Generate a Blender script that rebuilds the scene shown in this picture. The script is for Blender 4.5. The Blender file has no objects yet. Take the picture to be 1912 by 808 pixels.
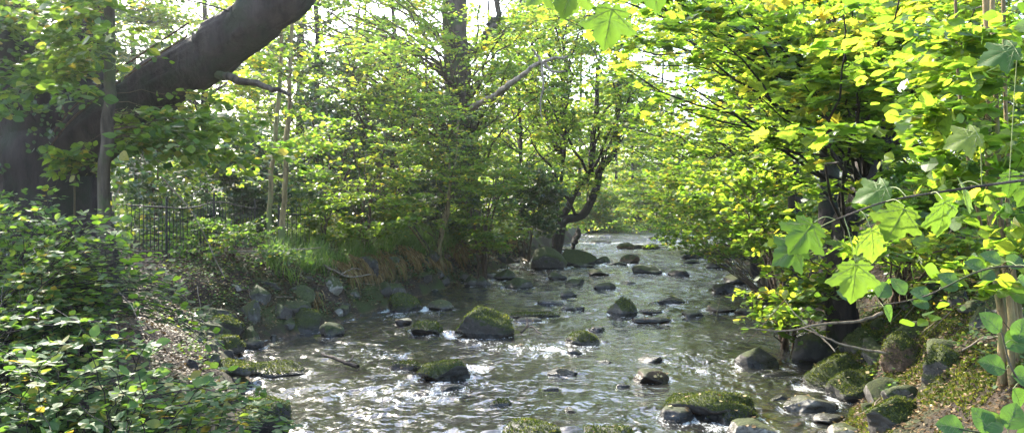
import bpy, math, random
import numpy as np
from mathutils import Vector

RNG = np.random.default_rng(7)
random.seed(7)
SC = bpy.context.scene
F, HOR, EYE = 1470.0, 395.0, 2.2          # focal length / horizon in photo pixels, eye height above the water

# ------------------------------------------------------------------ camera
cam_d = bpy.data.cameras.new("camera"); cam = bpy.data.objects.new("camera", cam_d)
SC.collection.objects.link(cam); SC.camera = cam
cam.location = (0, 0, EYE); cam.rotation_euler = (math.radians(90), 0, 0)
cam_d.sensor_width = 36; cam_d.lens = F * 36 / 1912; cam_d.shift_y = -9 / 1912
cam_d.clip_start = 0.05; cam_d.clip_end = 2000

# ------------------------------------------------------------------ light
SUN_AZ, SUN_EL = math.radians(-36), math.radians(36)
sdir = Vector((math.sin(SUN_AZ) * math.cos(SUN_EL), math.cos(SUN_AZ) * math.cos(SUN_EL), math.sin(SUN_EL)))
world = bpy.data.worlds.new("World"); SC.world = world; world.use_nodes = True
wn = world.node_tree; bg = wn.nodes["Background"]
sky = wn.nodes.new("ShaderNodeTexSky"); sky.sky_type = 'NISHITA'; sky.sun_disc = False
sky.sun_elevation = SUN_EL; sky.sun_rotation = SUN_AZ; sky.dust_density = 2.0
wn.links.new(sky.outputs[0], bg.inputs[0]); bg.inputs[1].default_value = 0.15
sun_d = bpy.data.lights.new("sun", 'SUN'); sun_d.energy = 3.0; sun_d.angle = math.radians(0.5); sun_d.color = (1, 0.93, 0.80)
sun = bpy.data.objects.new("sun", sun_d); SC.collection.objects.link(sun)
sun.rotation_euler = sdir.to_track_quat('Z', 'Y').to_euler()
SC.view_settings.view_transform = 'Standard'; SC.view_settings.look = 'None'
SC.view_settings.exposure = 2.75; SC.view_settings.gamma = 1.0
SC.cycles.use_denoising = True
SC.cycles.max_bounces = 8; SC.cycles.diffuse_bounces = 5; SC.cycles.glossy_bounces = 3
SC.cycles.transmission_bounces = 4; SC.cycles.transparent_max_bounces = 6
SC.cycles.sample_clamp_indirect = 6.0; SC.cycles.caustics_reflective = False; SC.cycles.caustics_refractive = False

# ------------------------------------------------------------------ helpers
def at(px, py, Y):
    return np.array([(px - 956) / F * Y, Y, EYE - (py - HOR) / F * Y])

def vnoise(p, seed=0):
    p = np.asarray(p, float); i = np.floor(p).astype(np.int64); f = p - i; u = f * f * (3 - 2 * f)
    def h(a, b, c):
        n = (a * 374761393 + b * 668265263 + c * 2147483647 + seed * 1274126177) & 0xffffffff
        n = ((n ^ (n >> 13)) * 1274126177) & 0xffffffff
        n = ((n ^ (n >> 16)) * 2246822519) & 0xffffffff
        return ((n ^ (n >> 15)) & 0xffffff) / 0xffffff * 2 - 1
    r = 0
    for dx in (0, 1):
        wx = u[..., 0] if dx else 1 - u[..., 0]
        for dy in (0, 1):
            wy = u[..., 1] if dy else 1 - u[..., 1]
            for dz in (0, 1):
                wz = u[..., 2] if dz else 1 - u[..., 2]
                r = r + wx * wy * wz * h(i[..., 0] + dx, i[..., 1] + dy, i[..., 2] + dz)
    return r

def fbm(p, octv=4, seed=0, gain=0.5):
    p = np.asarray(p, float); a, r, t = 1.0, 0, 0
    for k in range(octv):
        r = r + a * vnoise(p * 2.03 ** k + k * 17.3, seed + k); t += a; a *= gain
    return r / t

def xyz(x, y, z=0.0):
    x, y = np.broadcast_arrays(np.asarray(x, float), np.asarray(y, float))
    return np.stack([x, y, np.broadcast_to(z, x.shape)], -1)

def unit(v):
    return v / np.maximum(np.linalg.norm(v, axis=-1, keepdims=True), 1e-9)

def mesh_obj(name, V, Fc, mats, parent=None, smooth=False, attrs=None, mat_idx=None):
    """V (n,3); Fc: list of (m,k) index arrays"""
    me = bpy.data.meshes.new(name)
    V = np.ascontiguousarray(V, np.float32)
    Fc = [np.asarray(f, np.int32) for f in (Fc if isinstance(Fc, list) else [Fc]) if len(f)]
    me.vertices.add(len(V)); me.vertices.foreach_set("co", V.ravel())
    tot = sum(f.size for f in Fc); n = sum(len(f) for f in Fc)
    me.loops.add(tot); me.loops.foreach_set("vertex_index", np.concatenate([f.ravel() for f in Fc]))
    me.polygons.add(n)
    sizes = np.concatenate([np.full(len(f), f.shape[1], np.int32) for f in Fc])
    starts = np.concatenate([[0], np.cumsum(sizes)[:-1]]).astype(np.int32)
    me.polygons.foreach_set("loop_start", starts); me.polygons.foreach_set("loop_total", sizes)
    if mat_idx is not None:
        me.polygons.foreach_set("material_index", np.asarray(mat_idx, np.int32))
    for m in (mats if isinstance(mats, (list, tuple)) else [mats]):
        me.materials.append(m)
    me.polygons.foreach_set("use_smooth", np.full(n, bool(smooth)))
    if attrs:
        for k, v in attrs.items():
            a = me.attributes.new(k, 'FLOAT', 'POINT'); a.data.foreach_set("value", np.ascontiguousarray(v, np.float32))
    me.update(calc_edges=True)
    o = bpy.data.objects.new(name, me); SC.collection.objects.link(o)
    if parent is not None: o.parent = parent
    return o

def tag(o, label=None, cat=None, group=None, kind=None):
    if label: o["label"] = label
    if cat: o["category"] = cat
    if group: o["group"] = group
    if kind: o["kind"] = kind
    return o

def empty(name, loc, label, cat, group=None):
    o = bpy.data.objects.new(name, None); SC.collection.objects.link(o)
    o.location = [float(c) for c in loc]; o.empty_display_size = .1
    return tag(o, label, cat, group)

def rebase(o, root):                   # world-space mesh goes under its root without moving
    o.parent = root; o.location = -root.location
    return o

def tubes(P, R, sides=5):
    """P (n,k,3) curves, R (n,k) radii -> verts, quads"""
    P = np.asarray(P, float); R = np.asarray(R, float); n, k, _ = P.shape
    T = unit(np.gradient(P, axis=1))
    ref = np.where(np.abs(T[..., 2:3]) > .9, np.array([1., 0, 0]), np.array([0, 0, 1.]))
    ref = np.broadcast_to(ref[:, :1], P.shape)
    A = unit(np.cross(T, ref)); B = np.cross(T, A)
    ang = np.arange(sides) * 2 * math.pi / sides
    V = P[:, :, None] + R[:, :, None, None] * (A[:, :, None] * np.cos(ang)[:, None] + B[:, :, None] * np.sin(ang)[:, None])
    idx = np.arange(n * k * sides).reshape(n, k, sides)
    a = idx[:, :-1]; b = idx[:, 1:]
    Q = np.stack([a, np.roll(a, -1, 2), np.roll(b, -1, 2), b], -1).reshape(-1, 4)
    return V.reshape(-1, 3), Q

class Wood:
    def __init__(s): s.V, s.Q, s.n, s.C = [], [], 0, []
    def add(s, P, R, sides=5):
        P = np.asarray(P, float); R = np.asarray(R, float)
        if P.ndim == 2: P, R = P[None], R[None]
        v, q = tubes(P, R, sides); s.V.append(v); s.C.append(np.repeat(P.reshape(-1, 3), sides, 0)); s.Q.append(q + s.n); s.n += len(v)
    def build(s, name, m, parent=None, rough=0.0, smooth=True):
        V = np.concatenate(s.V)
        if rough:
            C = np.concatenate(s.C); O = V - C; rr = np.linalg.norm(O, axis=1, keepdims=True); O = O / np.maximum(rr, 1e-6)
            big = fbm(V * np.array([1.6, 1.6, .9]), 3, 5); q = O * (rr.mean() * 11) + np.stack([V[:, 2] * 0, V[:, 2] * 0, V[:, 2] * 1.3], 1)
            fur = np.abs(vnoise(q, 15)) + .5 * np.abs(vnoise(q * 2.1, 16)); V = V + O * (big * rough * .7 + (fur - .45) * rough * .9)[:, None]
        o = mesh_obj(name, V, np.concatenate(s.Q), m, None, smooth)
        if parent is not None: rebase(o, parent)
        return o

def smooth_curve(pts, n=24, wob=0.0, seed=0):
    pts = np.asarray(pts, float); m = len(pts)
    t = np.linspace(0, m - 1, n); out = np.zeros((n, pts.shape[1]))
    ext = np.vstack([2 * pts[0] - pts[1], pts, 2 * pts[-1] - pts[-2]])
    for j, tt in enumerate(t):
        i = min(int(tt), m - 2); u = tt - i; p0, p1, p2, p3 = ext[i:i + 4]
        out[j] = .5 * (2 * p1 + (p2 - p0) * u + (2 * p0 - 5 * p1 + 4 * p2 - p3) * u * u + (3 * p1 - p0 - 3 * p2 + p3) * u ** 3)
    if wob:
        s = np.arange(n)[:, None] * .45
        for c in range(3): out[:, c] += wob * fbm(np.concatenate([s, s * 0 + seed * 3.1, s * 0 + c * 7.7], 1), 2, seed)
    return out

# leaf templates: verts, tris (length 1 along +Y, face normal +Z)
def tpl_diamond():
    return np.array([[0, 0, 0], [.30, .48, .05], [0, 1, -.07], [-.30, .48, .05]]), np.array([[0, 1, 2], [0, 2, 3]])
def tpl_ovate(w=.36):
    v = [[0, 0, 0], [w * .8, .25, .05], [w, .5, .06], [w * .62, .78, .02], [0, 1, -.08], [-w * .62, .78, .02], [-w, .5, .06], [-w * .8, .25, .05], [0, .5, 0]]
    return np.array(v), np.array([[8, i, (i + 1) % 8] for i in range(8)])
def tpl_maple(hi=False):
    half = [(.0, .06), (.10, -.04), (.30, .02), (.38, .14), (.31, .24), (.46, .34), (.60, .50), (.42, .56), (.31, .58), (.29, .68), (.24, .80), (.10, .86), (0, 1.02)]
    if hi:
        half = [(.0, .06), (.06, -.03), (.16, -.05), (.22, .01), (.32, .00), (.36, .07), (.46, .10), (.42, .17), (.34, .23), (.42, .29), (.50, .32), (.54, .41), (.64, .45),
                (.70, .54), (.59, .58), (.52, .64), (.44, .61), (.37, .60), (.32, .61), (.33, .67), (.35, .73), (.28, .78), (.23, .86), (.14, .89), (.09, .97), (0, 1.06)]
    pts = half + [(-x, y) for x, y in half[1:-1][::-1]]
    v = [[x, y, -.10 * (x * x) - .10 * (y - .4) ** 2 + .05 * math.cos(9 * math.atan2(x, y - .1))] for x, y in pts] + [[0, .38, .03]]
    n = len(pts)
    return np.array(v), np.array([[n, i, (i + 1) % n] for i in range(n)])
def ringed(t, curl):
    v, f = t; n = len(v) - 1; out = v[:n]; c = np.array([0, .3, 0]); rings = [out] + [c + (out - c) * q for q in (.66, .33)] + [c[None]]
    V = np.concatenate(rings); V[:, 2] = curl(V[:, 0], V[:, 1]); Fc = []
    for r in range(2):
        for i in range(n):
            a, b = r * n + i, r * n + (i + 1) % n; Fc += [[a, b, b + n], [a, b + n, a + n]]
    for i in range(n): Fc.append([2 * n + i, 2 * n + (i + 1) % n, 3 * n])
    return V, np.array(Fc)
def z_maple(x, y): return -.22 * (x * x) - .28 * np.clip(y - .35, -.4, 1) ** 2 * np.sign(y - .2) + .035 * np.abs(np.sin(5.5 * np.arctan2(x, y - .06))) + .02 * np.sin(7 * x + 5 * y)
def z_wide(x, y): return .22 * np.abs(x) - .30 * (y - .3) ** 2 + .015 * np.sin(14 * y + 6 * np.abs(x))
def tpl_wide_hi():
    y = np.concatenate([np.linspace(0, 1, 12)]); w = .44 * np.sin(np.pi * y ** .85) ** .8; w[0] = w[-1] = 0
    w = w * (1 + .03 * (np.arange(12) % 2)); r = [(a, b) for a, b in zip(w, y)]; l = [(-a, b) for a, b in zip(w, y)][1:-1][::-1]
    v = [[a, b, 0] for a, b in r + l] + [[0, .3, 0]]; return np.array(v), None
TPL = {"maple_hi": ringed(tpl_maple(True), z_maple), "wide_hi": ringed(tpl_wide_hi(), z_wide), "diamond": tpl_diamond(), "ovate": tpl_ovate(), "wide": tpl_ovate(.46), "maple": tpl_maple(), "narrow": tpl_ovate(.2)}

def leaf_arrays(tpl, P, D, N, S, rnd):
    tv, tf = TPL[tpl]; n = len(P)
    D = unit(D); N = unit(N - D * (N * D).sum(-1, keepdims=True)); X = np.cross(D, N)
    S = np.broadcast_to(S, (n,))
    curl = RNG.uniform(-.6, 1.6, n) if not tpl.endswith('_hi') else np.full(n, 1.0)
    V = P[:, None] + S[:, None, None] * (X[:, None] * tv[None, :, 0:1] + D[:, None] * tv[None, :, 1:2] + N[:, None] * (tv[None, :, 2:3] * curl[:, None, None]))
    Fc = (tf[None] + (np.arange(n) * len(tv))[:, None, None]).reshape(-1, 3)
    return V.reshape(-1, 3), Fc, np.repeat(rnd, len(tv))

def leaves(name, tpl, P, D, N, S, mat, parent=None, rnd=None):
    if rnd is None: rnd = leaf_rnd(P)
    V, Fc, r = leaf_arrays(tpl, P, D, N, S, rnd)
    o = mesh_obj(name, V, Fc, mat, None, False, {"rnd": r})
    if parent is not None: rebase(o, parent)
    return o

def leaf_rnd(P):
    return np.clip(.5 + .30 * RNG.standard_normal(len(P)) * .8 + .38 * fbm(P * .9, 2, 3), 0, 1)

# ------------------------------------------------------------------ materials
def newmat(name):
    m = bpy.data.materials.new(name); m.use_nodes = True; nt = m.node_tree
    for n in list(nt.nodes):
        if n.type != 'OUTPUT_MATERIAL': nt.nodes.remove(n)
    return m, nt, nt.nodes["Material Output"]

def N_(nt, t, **kw):
    n = nt.nodes.new(t)
    for k, v in kw.items(): setattr(n, k, v)
    return n

def ramp(nt, fac, stops):
    r = N_(nt, "ShaderNodeValToRGB"); e = r.color_ramp.elements
    while len(e) < len(stops): e.new(.5)
    for el, (p, c) in zip(e, stops): el.position = p; el.color = (*c, 1) if len(c) == 3 else c
    nt.links.new(fac, r.inputs[0]); return r.outputs[0]

def noise(nt, scale, detail=4, rough=.55, coord=None, stretch=None):
    n = N_(nt, "ShaderNodeTexNoise"); n.inputs["Scale"].default_value = scale
    n.inputs["Detail"].default_value = detail; n.inputs["Roughness"].default_value = rough
    if coord is None: coord = N_(nt, "ShaderNodeTexCoord").outputs["Object"]
    if stretch:
        mp = N_(nt, "ShaderNodeMapping"); mp.inputs["Scale"].default_value = stretch
        nt.links.new(coord, mp.inputs[0]); coord = mp.outputs[0]
    nt.links.new(coord, n.inputs["Vector"]); return n.outputs["Fac"]

def math_(nt, op, a, b=None, clamp=False):
    n = N_(nt, "ShaderNodeMath", operation=op); n.use_clamp = clamp
    for i, v in enumerate((a, b)):
        if v is None: continue
        if isinstance(v, (int, float)): n.inputs[i].default_value = v
        else: nt.links.new(v, n.inputs[i])
    return n.outputs[0]

def mixc(nt, fac, a, b):
    n = N_(nt, "ShaderNodeMix", data_type='RGBA')
    for k, v in ((0, fac), (6, a), (7, b)):
        if isinstance(v, (int, float)): n.inputs[k].default_value = v
        elif isinstance(v, tuple): n.inputs[k].default_value = (*v, 1)
        else: nt.links.new(v, n.inputs[k])
    return n.outputs[2]

def smoothstep(nt, v, lo, hi):
    n = N_(nt, "ShaderNodeMapRange", interpolation_type='SMOOTHSTEP')
    n.inputs[1].default_value = lo; n.inputs[2].default_value = hi; nt.links.new(v, n.inputs[0]); return n.outputs[0]

def bump(nt, h, strength, dist):
    b = N_(nt, "ShaderNodeBump"); b.inputs["Strength"].default_value = strength; b.inputs["Distance"].default_value = dist
    nt.links.new(h, b.inputs["Height"]); return b.outputs[0]

def principled(nt, out, color, rough, normal=None, spec=.5):
    p = N_(nt, "ShaderNodeBsdfPrincipled")
    for k, v in (("Base Color", color), ("Roughness", rough), ("Normal", normal), ("Specular IOR Level", spec)):
        if v is None: continue
        if isinstance(v, (int, float)): p.inputs[k].default_value = v
        elif isinstance(v, tuple): p.inputs[k].default_value = (*v, 1)
        else: nt.links.new(v, p.inputs[k])
    if out is not None: nt.links.new(p.outputs[0], out.inputs[0])
    return p

def leaf_mat(name, refl, trans, tw=.5, rough=.42, spec=.5):
    m, nt, out = newmat(name)
    a = N_(nt, "ShaderNodeAttribute", attribute_name="rnd").outputs["Fac"]
    pos = [0, .35, .68, .9, 1][:len(refl)]
    c1 = ramp(nt, a, list(zip(pos, refl))); c2 = ramp(nt, a, list(zip(pos, trans)))
    nz = noise(nt, 60, 4, .6); n9 = noise(nt, 16, 3, .6)
    c1 = mixc(nt, math_(nt, 'MULTIPLY', nz, .5), c1, (.035, .05, .012))
    c1 = mixc(nt, math_(nt, 'MULTIPLY', smoothstep(nt, n9, .6, .72), .35), c1, (.14, .11, .03))
    c2 = mixc(nt, math_(nt, 'MULTIPLY', smoothstep(nt, nz, .4, .7), .35), c2, (.10, .16, .02))
    p = principled(nt, None, c1, rough, None, spec)
    t = N_(nt, "ShaderNodeBsdfTranslucent"); nt.links.new(c2, t.inputs[0])
    mx = N_(nt, "ShaderNodeMixShader"); mx.inputs[0].default_value = tw
    nt.links.new(p.outputs[0], mx.inputs[1]); nt.links.new(t.outputs[0], mx.inputs[2]); nt.links.new(mx.outputs[0], out.inputs[0])
    return m

M = {}
M['sycamore'] = leaf_mat('sycamore_leaf', [(.03, .085, .012), (.055, .125, .016), (.09, .17, .02), (.16, .21, .025), (.40, .33, .04)],
                         [(.14, .30, .02), (.27, .47, .03), (.42, .58, .04), (.62, .66, .05), (.85, .68, .06)], .55, .45)
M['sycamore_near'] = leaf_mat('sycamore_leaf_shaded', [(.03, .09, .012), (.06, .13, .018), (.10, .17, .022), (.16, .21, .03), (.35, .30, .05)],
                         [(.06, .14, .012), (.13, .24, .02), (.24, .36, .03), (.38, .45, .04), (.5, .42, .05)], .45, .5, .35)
M['beech'] = leaf_mat('beech_leaf', [(.03, .08, .014), (.05, .11, .018), (.08, .15, .022), (.14, .18, .025), (.35, .26, .03)],
                      [(.12, .26, .02), (.24, .42, .03), (.38, .52, .04), (.58, .60, .05), (.8, .58, .05)], .55, .45)
M['bramble'] = leaf_mat('bramble_leaf', [(.03, .07, .025), (.05, .11, .04), (.075, .14, .05), (.10, .17, .05), (.20, .20, .05)],
                        [(.08, .19, .02), (.15, .30, .03), (.26, .42, .04), (.42, .50, .05), (.6, .42, .05)], .38, .62, .22)
M['evergreen'] = leaf_mat('evergreen_leaf', [(.018, .045, .016), (.03, .07, .024), (.045, .09, .03), (.07, .12, .03), (.12, .16, .03)],
                          [(.03, .09, .012), (.06, .15, .02), (.12, .24, .03), (.25, .36, .03), (.45, .45, .04)], .30, .30, .6)
M['yellow'] = leaf_mat('autumn_leaf', [(.05, .11, .016), (.085, .15, .02), (.13, .19, .025), (.22, .25, .03), (.42, .30, .03)],
                       [(.20, .40, .03), (.32, .54, .04), (.46, .62, .05), (.66, .70, .06), (.88, .68, .05)], .55, .45)
M['grass'] = leaf_mat('grass_blade', [(.06, .12, .025), (.10, .18, .04), (.17, .25, .055), (.28, .27, .09), (.36, .25, .11)],
                      [(.15, .30, .03), (.24, .42, .05), (.36, .48, .06), (.42, .34, .10), (.42, .28, .12)], .35, .5, .3)
M['straw'] = leaf_mat('straw_blade', [(.10, .055, .025), (.20, .12, .05), (.33, .21, .09), (.44, .30, .14), (.20, .22, .06)],
                      [(.12, .06, .02), (.24, .14, .05), (.40, .25, .09), (.5, .34, .13), (.3, .36, .06)], .35, .6, .2)
M['litter'] = leaf_mat('dead_leaf', [(.05, .025, .014), (.11, .055, .028), (.19, .105, .05), (.30, .20, .09), (.42, .34, .17)],
                       [(.06, .03, .01), (.10, .05, .02), (.20, .11, .04), (.3, .2, .06), (.4, .3, .1)], .15, .6, .3)

def bark_mat(name, dark, light, algae, scale=9, rough=.85):
    m, nt, out = newmat(name); co = N_(nt, "ShaderNodeTexCoord").outputs["Object"]
    n1 = noise(nt, scale, 6, .65, co, (1, 1, .22)); n2 = noise(nt, 1.3, 4, .6, co); n3 = noise(nt, scale * 5, 3, .6, co, (1, 1, .5))
    c = ramp(nt, n1, [(.35, dark), (.62, light)]); c = mixc(nt, smoothstep(nt, n2, .48, .62), c, algae)
    h = math_(nt, 'ADD', n1, math_(nt, 'MULTIPLY', n3, .3))
    principled(nt, out, c, rough, bump(nt, h, 1, .30 / scale), .25); return m
M['bark'] = bark_mat('bark', (.03, .022, .016), (.11, .085, .062), (.05, .065, .022))
M['bark_dark'] = bark_mat('dark_bark', (.012, .009, .009), (.045, .034, .030), (.022, .026, .016), 6)
M['bark_pale'] = bark_mat('pale_bark', (.09, .062, .03), (.27, .20, .095), (.12, .14, .05), 14)
M['deadwood'] = bark_mat('dead_wood', (.10, .075, .055), (.30, .24, .18), (.2, .17, .12), 16)
M['twig'] = bark_mat('twig_bark', (.035, .022, .014), (.12, .08, .05), (.07, .06, .03), 20)

def rock_mat(name, dry, moss_amt, spk=.5):
    m, nt, out = newmat(name); tc = N_(nt, "ShaderNodeTexCoord"); geo = N_(nt, "ShaderNodeNewGeometry")
    co = geo.outputs["Position"]
    n1 = noise(nt, 3.2, 6, .6, co); n2 = noise(nt, 22, 5, .7, co); n3 = noise(nt, 5.5, 5, .65, co); n4 = noise(nt, 90, 3, .7, co)
    c = ramp(nt, n1, [(.3, tuple(x * .55 for x in dry)), (.7, tuple(min(1, x * 1.45) for x in dry))])
    c = mixc(nt, smoothstep(nt, n2, .55, .75), c, tuple(x * .4 for x in dry))
    c = mixc(nt, math_(nt, 'MULTIPLY', smoothstep(nt, n4, .62, .72), spk), c, tuple(min(.6, x * 2.6) for x in dry))
    n5 = noise(nt, 9, 5, .7, co); c = mixc(nt, math_(nt, 'MULTIPLY', smoothstep(nt, n5, .54, .64), .6), c, tuple(min(.5, x * 2.2 + .03) for x in dry))
    sep = N_(nt, "ShaderNodeSeparateXYZ"); nt.links.new(geo.outputs["Normal"], sep.inputs[0])
    sp = N_(nt, "ShaderNodeSeparateXYZ"); nt.links.new(co, sp.inputs[0])
    mf = math_(nt, 'ADD', math_(nt, 'MULTIPLY', sep.outputs[2], .55), math_(nt, 'ADD', n3, moss_amt - 1.0))
    mf = math_(nt, 'ADD', mf, math_(nt, 'MULTIPLY', smoothstep(nt, sp.outputs[2], .0, .22), .18))
    mf = smoothstep(nt, mf, .02, .2)
    mossc = ramp(nt, noise(nt, 30, 4, .7, co), [(.3, (.018, .026, .007)), (.55, (.045, .056, .012)), (.75, (.10, .11, .02))])
    wet = smoothstep(nt, math_(nt, 'ADD', sp.outputs[2], math_(nt, 'MULTIPLY', n3, -.12)), .09, -.02)
    c = mixc(nt, mf, c, mossc); c = mixc(nt, math_(nt, 'MULTIPLY', wet, .8), c, (.010, .009, .008))
    r = math_(nt, 'SUBTRACT', .85, math_(nt, 'MULTIPLY', wet, .62))
    vo = N_(nt, "ShaderNodeTexVoronoi", feature='DISTANCE_TO_EDGE'); vo.inputs["Scale"].default_value = 3.3
    vm = N_(nt, "ShaderNodeVectorMath", operation='ADD'); nt.links.new(co, vm.inputs[0]); vs = N_(nt, "ShaderNodeCombineXYZ"); [nt.links.new(math_(nt, 'MULTIPLY', q_, .5), vs.inputs[k_]) for k_, q_ in enumerate((n1, n3, n1))]; nt.links.new(vs.outputs[0], vm.inputs[1]); nt.links.new(vm.outputs[0], vo.inputs["Vector"])
    crack = smoothstep(nt, vo.outputs["Distance"], .0, .022); c = mixc(nt, math_(nt, 'MULTIPLY', math_(nt, 'SUBTRACT', 1.0, crack), .55), c, (.012, .011, .009))
    n2 = math_(nt, 'ADD', n2, math_(nt, 'MULTIPLY', crack, .5))
    h = math_(nt, 'ADD', math_(nt, 'MULTIPLY', n2, .5), math_(nt, 'MULTIPLY', n4, math_(nt, 'ADD', .15, math_(nt, 'MULTIPLY', mf, .5))))
    principled(nt, out, c, r, bump(nt, h, .8, .03), .4); return m
M['rock_mossy'] = rock_mat('mossy_rock', (.06, .053, .045), .40)
M['rock_part'] = rock_mat('part_mossy_rock', (.075, .068, .058), .24)
M['rock_dark'] = rock_mat('wet_dark_rock', (.034, .029, .025), .06)
M['rock_grey'] = rock_mat('pale_grey_rock', (.24, .215, .18), .12, .9)
M['rock_brown'] = rock_mat('brown_rock', (.10, .06, .035), .15)

def ground_mat():
    m, nt, out = newmat('bank_soil'); co = N_(nt, "ShaderNodeNewGeometry").outputs["Position"]
    n1 = noise(nt, 1.1, 5, .6, co); n2 = noise(nt, 14, 6, .7, co); n3 = noise(nt, 45, 4, .7, co)
    c = ramp(nt, n2, [(.3, (.014, .010, .007)), (.5, (.036, .025, .017)), (.7, (.085, .056, .034))])
    c = mixc(nt, smoothstep(nt, n1, .46, .62), c, (.045, .062, .014))
    sp = N_(nt, "ShaderNodeSeparateXYZ"); nt.links.new(co, sp.inputs[0])
    bed = smoothstep(nt, sp.outputs[2], .08, -.08)
    bc = ramp(nt, noise(nt, 6, 6, .75, co), [(.3, (.03, .022, .015)), (.46, (.11, .068, .036)), (.6, (.24, .15, .075)), (.75, (.34, .27, .18))])
    c = mixc(nt, bed, c, bc)
    principled(nt, out, c, .85, bump(nt, math_(nt, 'ADD', n2, n3), .9, .05), .3); return m
M['ground'] = ground_mat()

def water_mat():
    m, nt, out = newmat('stream_water'); co = N_(nt, "ShaderNodeNewGeometry").outputs["Position"]
    n1 = noise(nt, 4.2, 2, .45, co, (1.0, .8, 1)); n2 = noise(nt, 13, 2, .45, co, (1, .75, 1))
    h = math_(nt, 'ADD', n1, math_(nt, 'MULTIPLY', n2, .30))
    nb = bump(nt, h, 1.0, .10); dn = N_(nt, 'ShaderNodeMath', operation='MULTIPLY'); nt.links.new(math_(nt, 'ADD', .22, smoothstep(nt, noise(nt, .9, 3, .6, co, (1.3, .45, 1)), .36, .66)), dn.inputs[1]); sy = N_(nt, "ShaderNodeSeparateXYZ"); nt.links.new(co, sy.inputs[0])
    nt.links.new(math_(nt, 'ADD', .10, math_(nt, 'MULTIPLY', smoothstep(nt, sy.outputs[1], 13, 38), .16)), dn.inputs[0]); nt.links.new(dn.outputs[0], nb.node.inputs["Distance"])
    def vm(op, a, b):
        n = N_(nt, "ShaderNodeVectorMath", operation=op)
        for i_, v_ in enumerate((a, b)):
            if v_ is None: continue
            if isinstance(v_, tuple): n.inputs[i_].default_value = v_
            else: nt.links.new(v_, n.inputs[3 if (op == 'SCALE' and i_ == 1) else i_])
        return n.outputs[0]
    mp = N_(nt, "ShaderNodeMapping"); mp.inputs["Scale"].default_value = (1, .6, 1); nt.links.new(co, mp.inputs[0])
    cn = N_(nt, "ShaderNodeTexNoise"); cn.inputs["Scale"].default_value = 4.5; cn.inputs["Detail"].default_value = 3; nt.links.new(mp.outputs[0], cn.inputs["Vector"])
    pert = vm('MULTIPLY', vm('SUBTRACT', cn.outputs["Color"], (.5, .5, .5)), (1.0, 1.5, 0.0))
    amt = math_(nt, 'ADD', .12, math_(nt, 'MULTIPLY', smoothstep(nt, sy.outputs[1], 9, 30), 1.15))
    nb = vm('NORMALIZE', vm('ADD', nb, vm('SCALE', pert, amt)), None)
    g = N_(nt, "ShaderNodeBsdfGlossy"); g.inputs["Roughness"].default_value = .11; g.inputs["Color"].default_value = (1, 1, 1, 1)
    nt.links.new(nb, g.inputs["Normal"])
    tr = N_(nt, "ShaderNodeBsdfTransparent"); sh = N_(nt, "ShaderNodeAttribute", attribute_name="shallow").outputs["Fac"]
    nt.links.new(mixc(nt, sh, (.25, .185, .115), (.95, .80, .58)), tr.inputs[0])
    fr = N_(nt, "ShaderNodeFresnel"); fr.inputs[0].default_value = 1.62; nt.links.new(nb, fr.inputs["Normal"])
    mx = N_(nt, "ShaderNodeMixShader"); nt.links.new(fr.outputs[0], mx.inputs[0])
    nt.links.new(tr.outputs[0], mx.inputs[1]); nt.links.new(g.outputs[0], mx.inputs[2])
    df = N_(nt, "ShaderNodeBsdfDiffuse"); df.inputs[0].default_value = (.30, .31, .29, 1); nt.links.new(nb, df.inputs["Normal"])
    ma = N_(nt, "ShaderNodeMixShader"); ma.inputs[0].default_value = .035; nt.links.new(mx.outputs[0], ma.inputs[1]); nt.links.new(df.outputs[0], ma.inputs[2]); mx = ma
    fo = N_(nt, "ShaderNodeAttribute", attribute_name="foam").outputs["Fac"]
    fn = noise(nt, 30, 5, .7, co, (1.0, .4, 1)); fn2 = noise(nt, 6, 4, .65, co, (1, .35, 1))
    ff = math_(nt, 'ADD', math_(nt, 'MULTIPLY', fn, 1.0), math_(nt, 'MULTIPLY', fn2, .9))
    ff = smoothstep(nt, math_(nt, 'ADD', ff, fo), 1.26, 1.56)
    d = principled(nt, None, (.62, .64, .63), .45, nb, .5)
    mf = N_(nt, "ShaderNodeMixShader"); nt.links.new(math_(nt, 'MULTIPLY', ff, .72), mf.inputs[0])
    nt.links.new(mx.outputs[0], mf.inputs[1]); nt.links.new(d.outputs[0], mf.inputs[2]); nt.links.new(mf.outputs[0], out.inputs[0])
    return m
M['water'] = water_mat()

def plain(name, col, rough=.6, spec=.4, ns=20):
    m, nt, out = newmat(name); n = noise(nt, ns, 4)
    c = mixc(nt, n, tuple(x * .6 for x in col), tuple(min(1, x * 1.4) for x in col))
    principled(nt, out, c, rough, bump(nt, n, .4, .01), spec); return m
M['iron'] = plain('iron', (.018, .016, .015), .6)
M['moss'] = leaf_mat('moss_tuft', [(.02, .03, .008), (.045, .06, .010), (.09, .11, .016), (.16, .17, .025), (.28, .24, .05)],
                     [(.04, .07, .01), (.08, .12, .02), (.18, .22, .03), (.32, .34, .04), (.4, .4, .05)], .3, .7, .2)
M['vein'] = plain('leaf_vein', (.16, .19, .06), .6)

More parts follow.
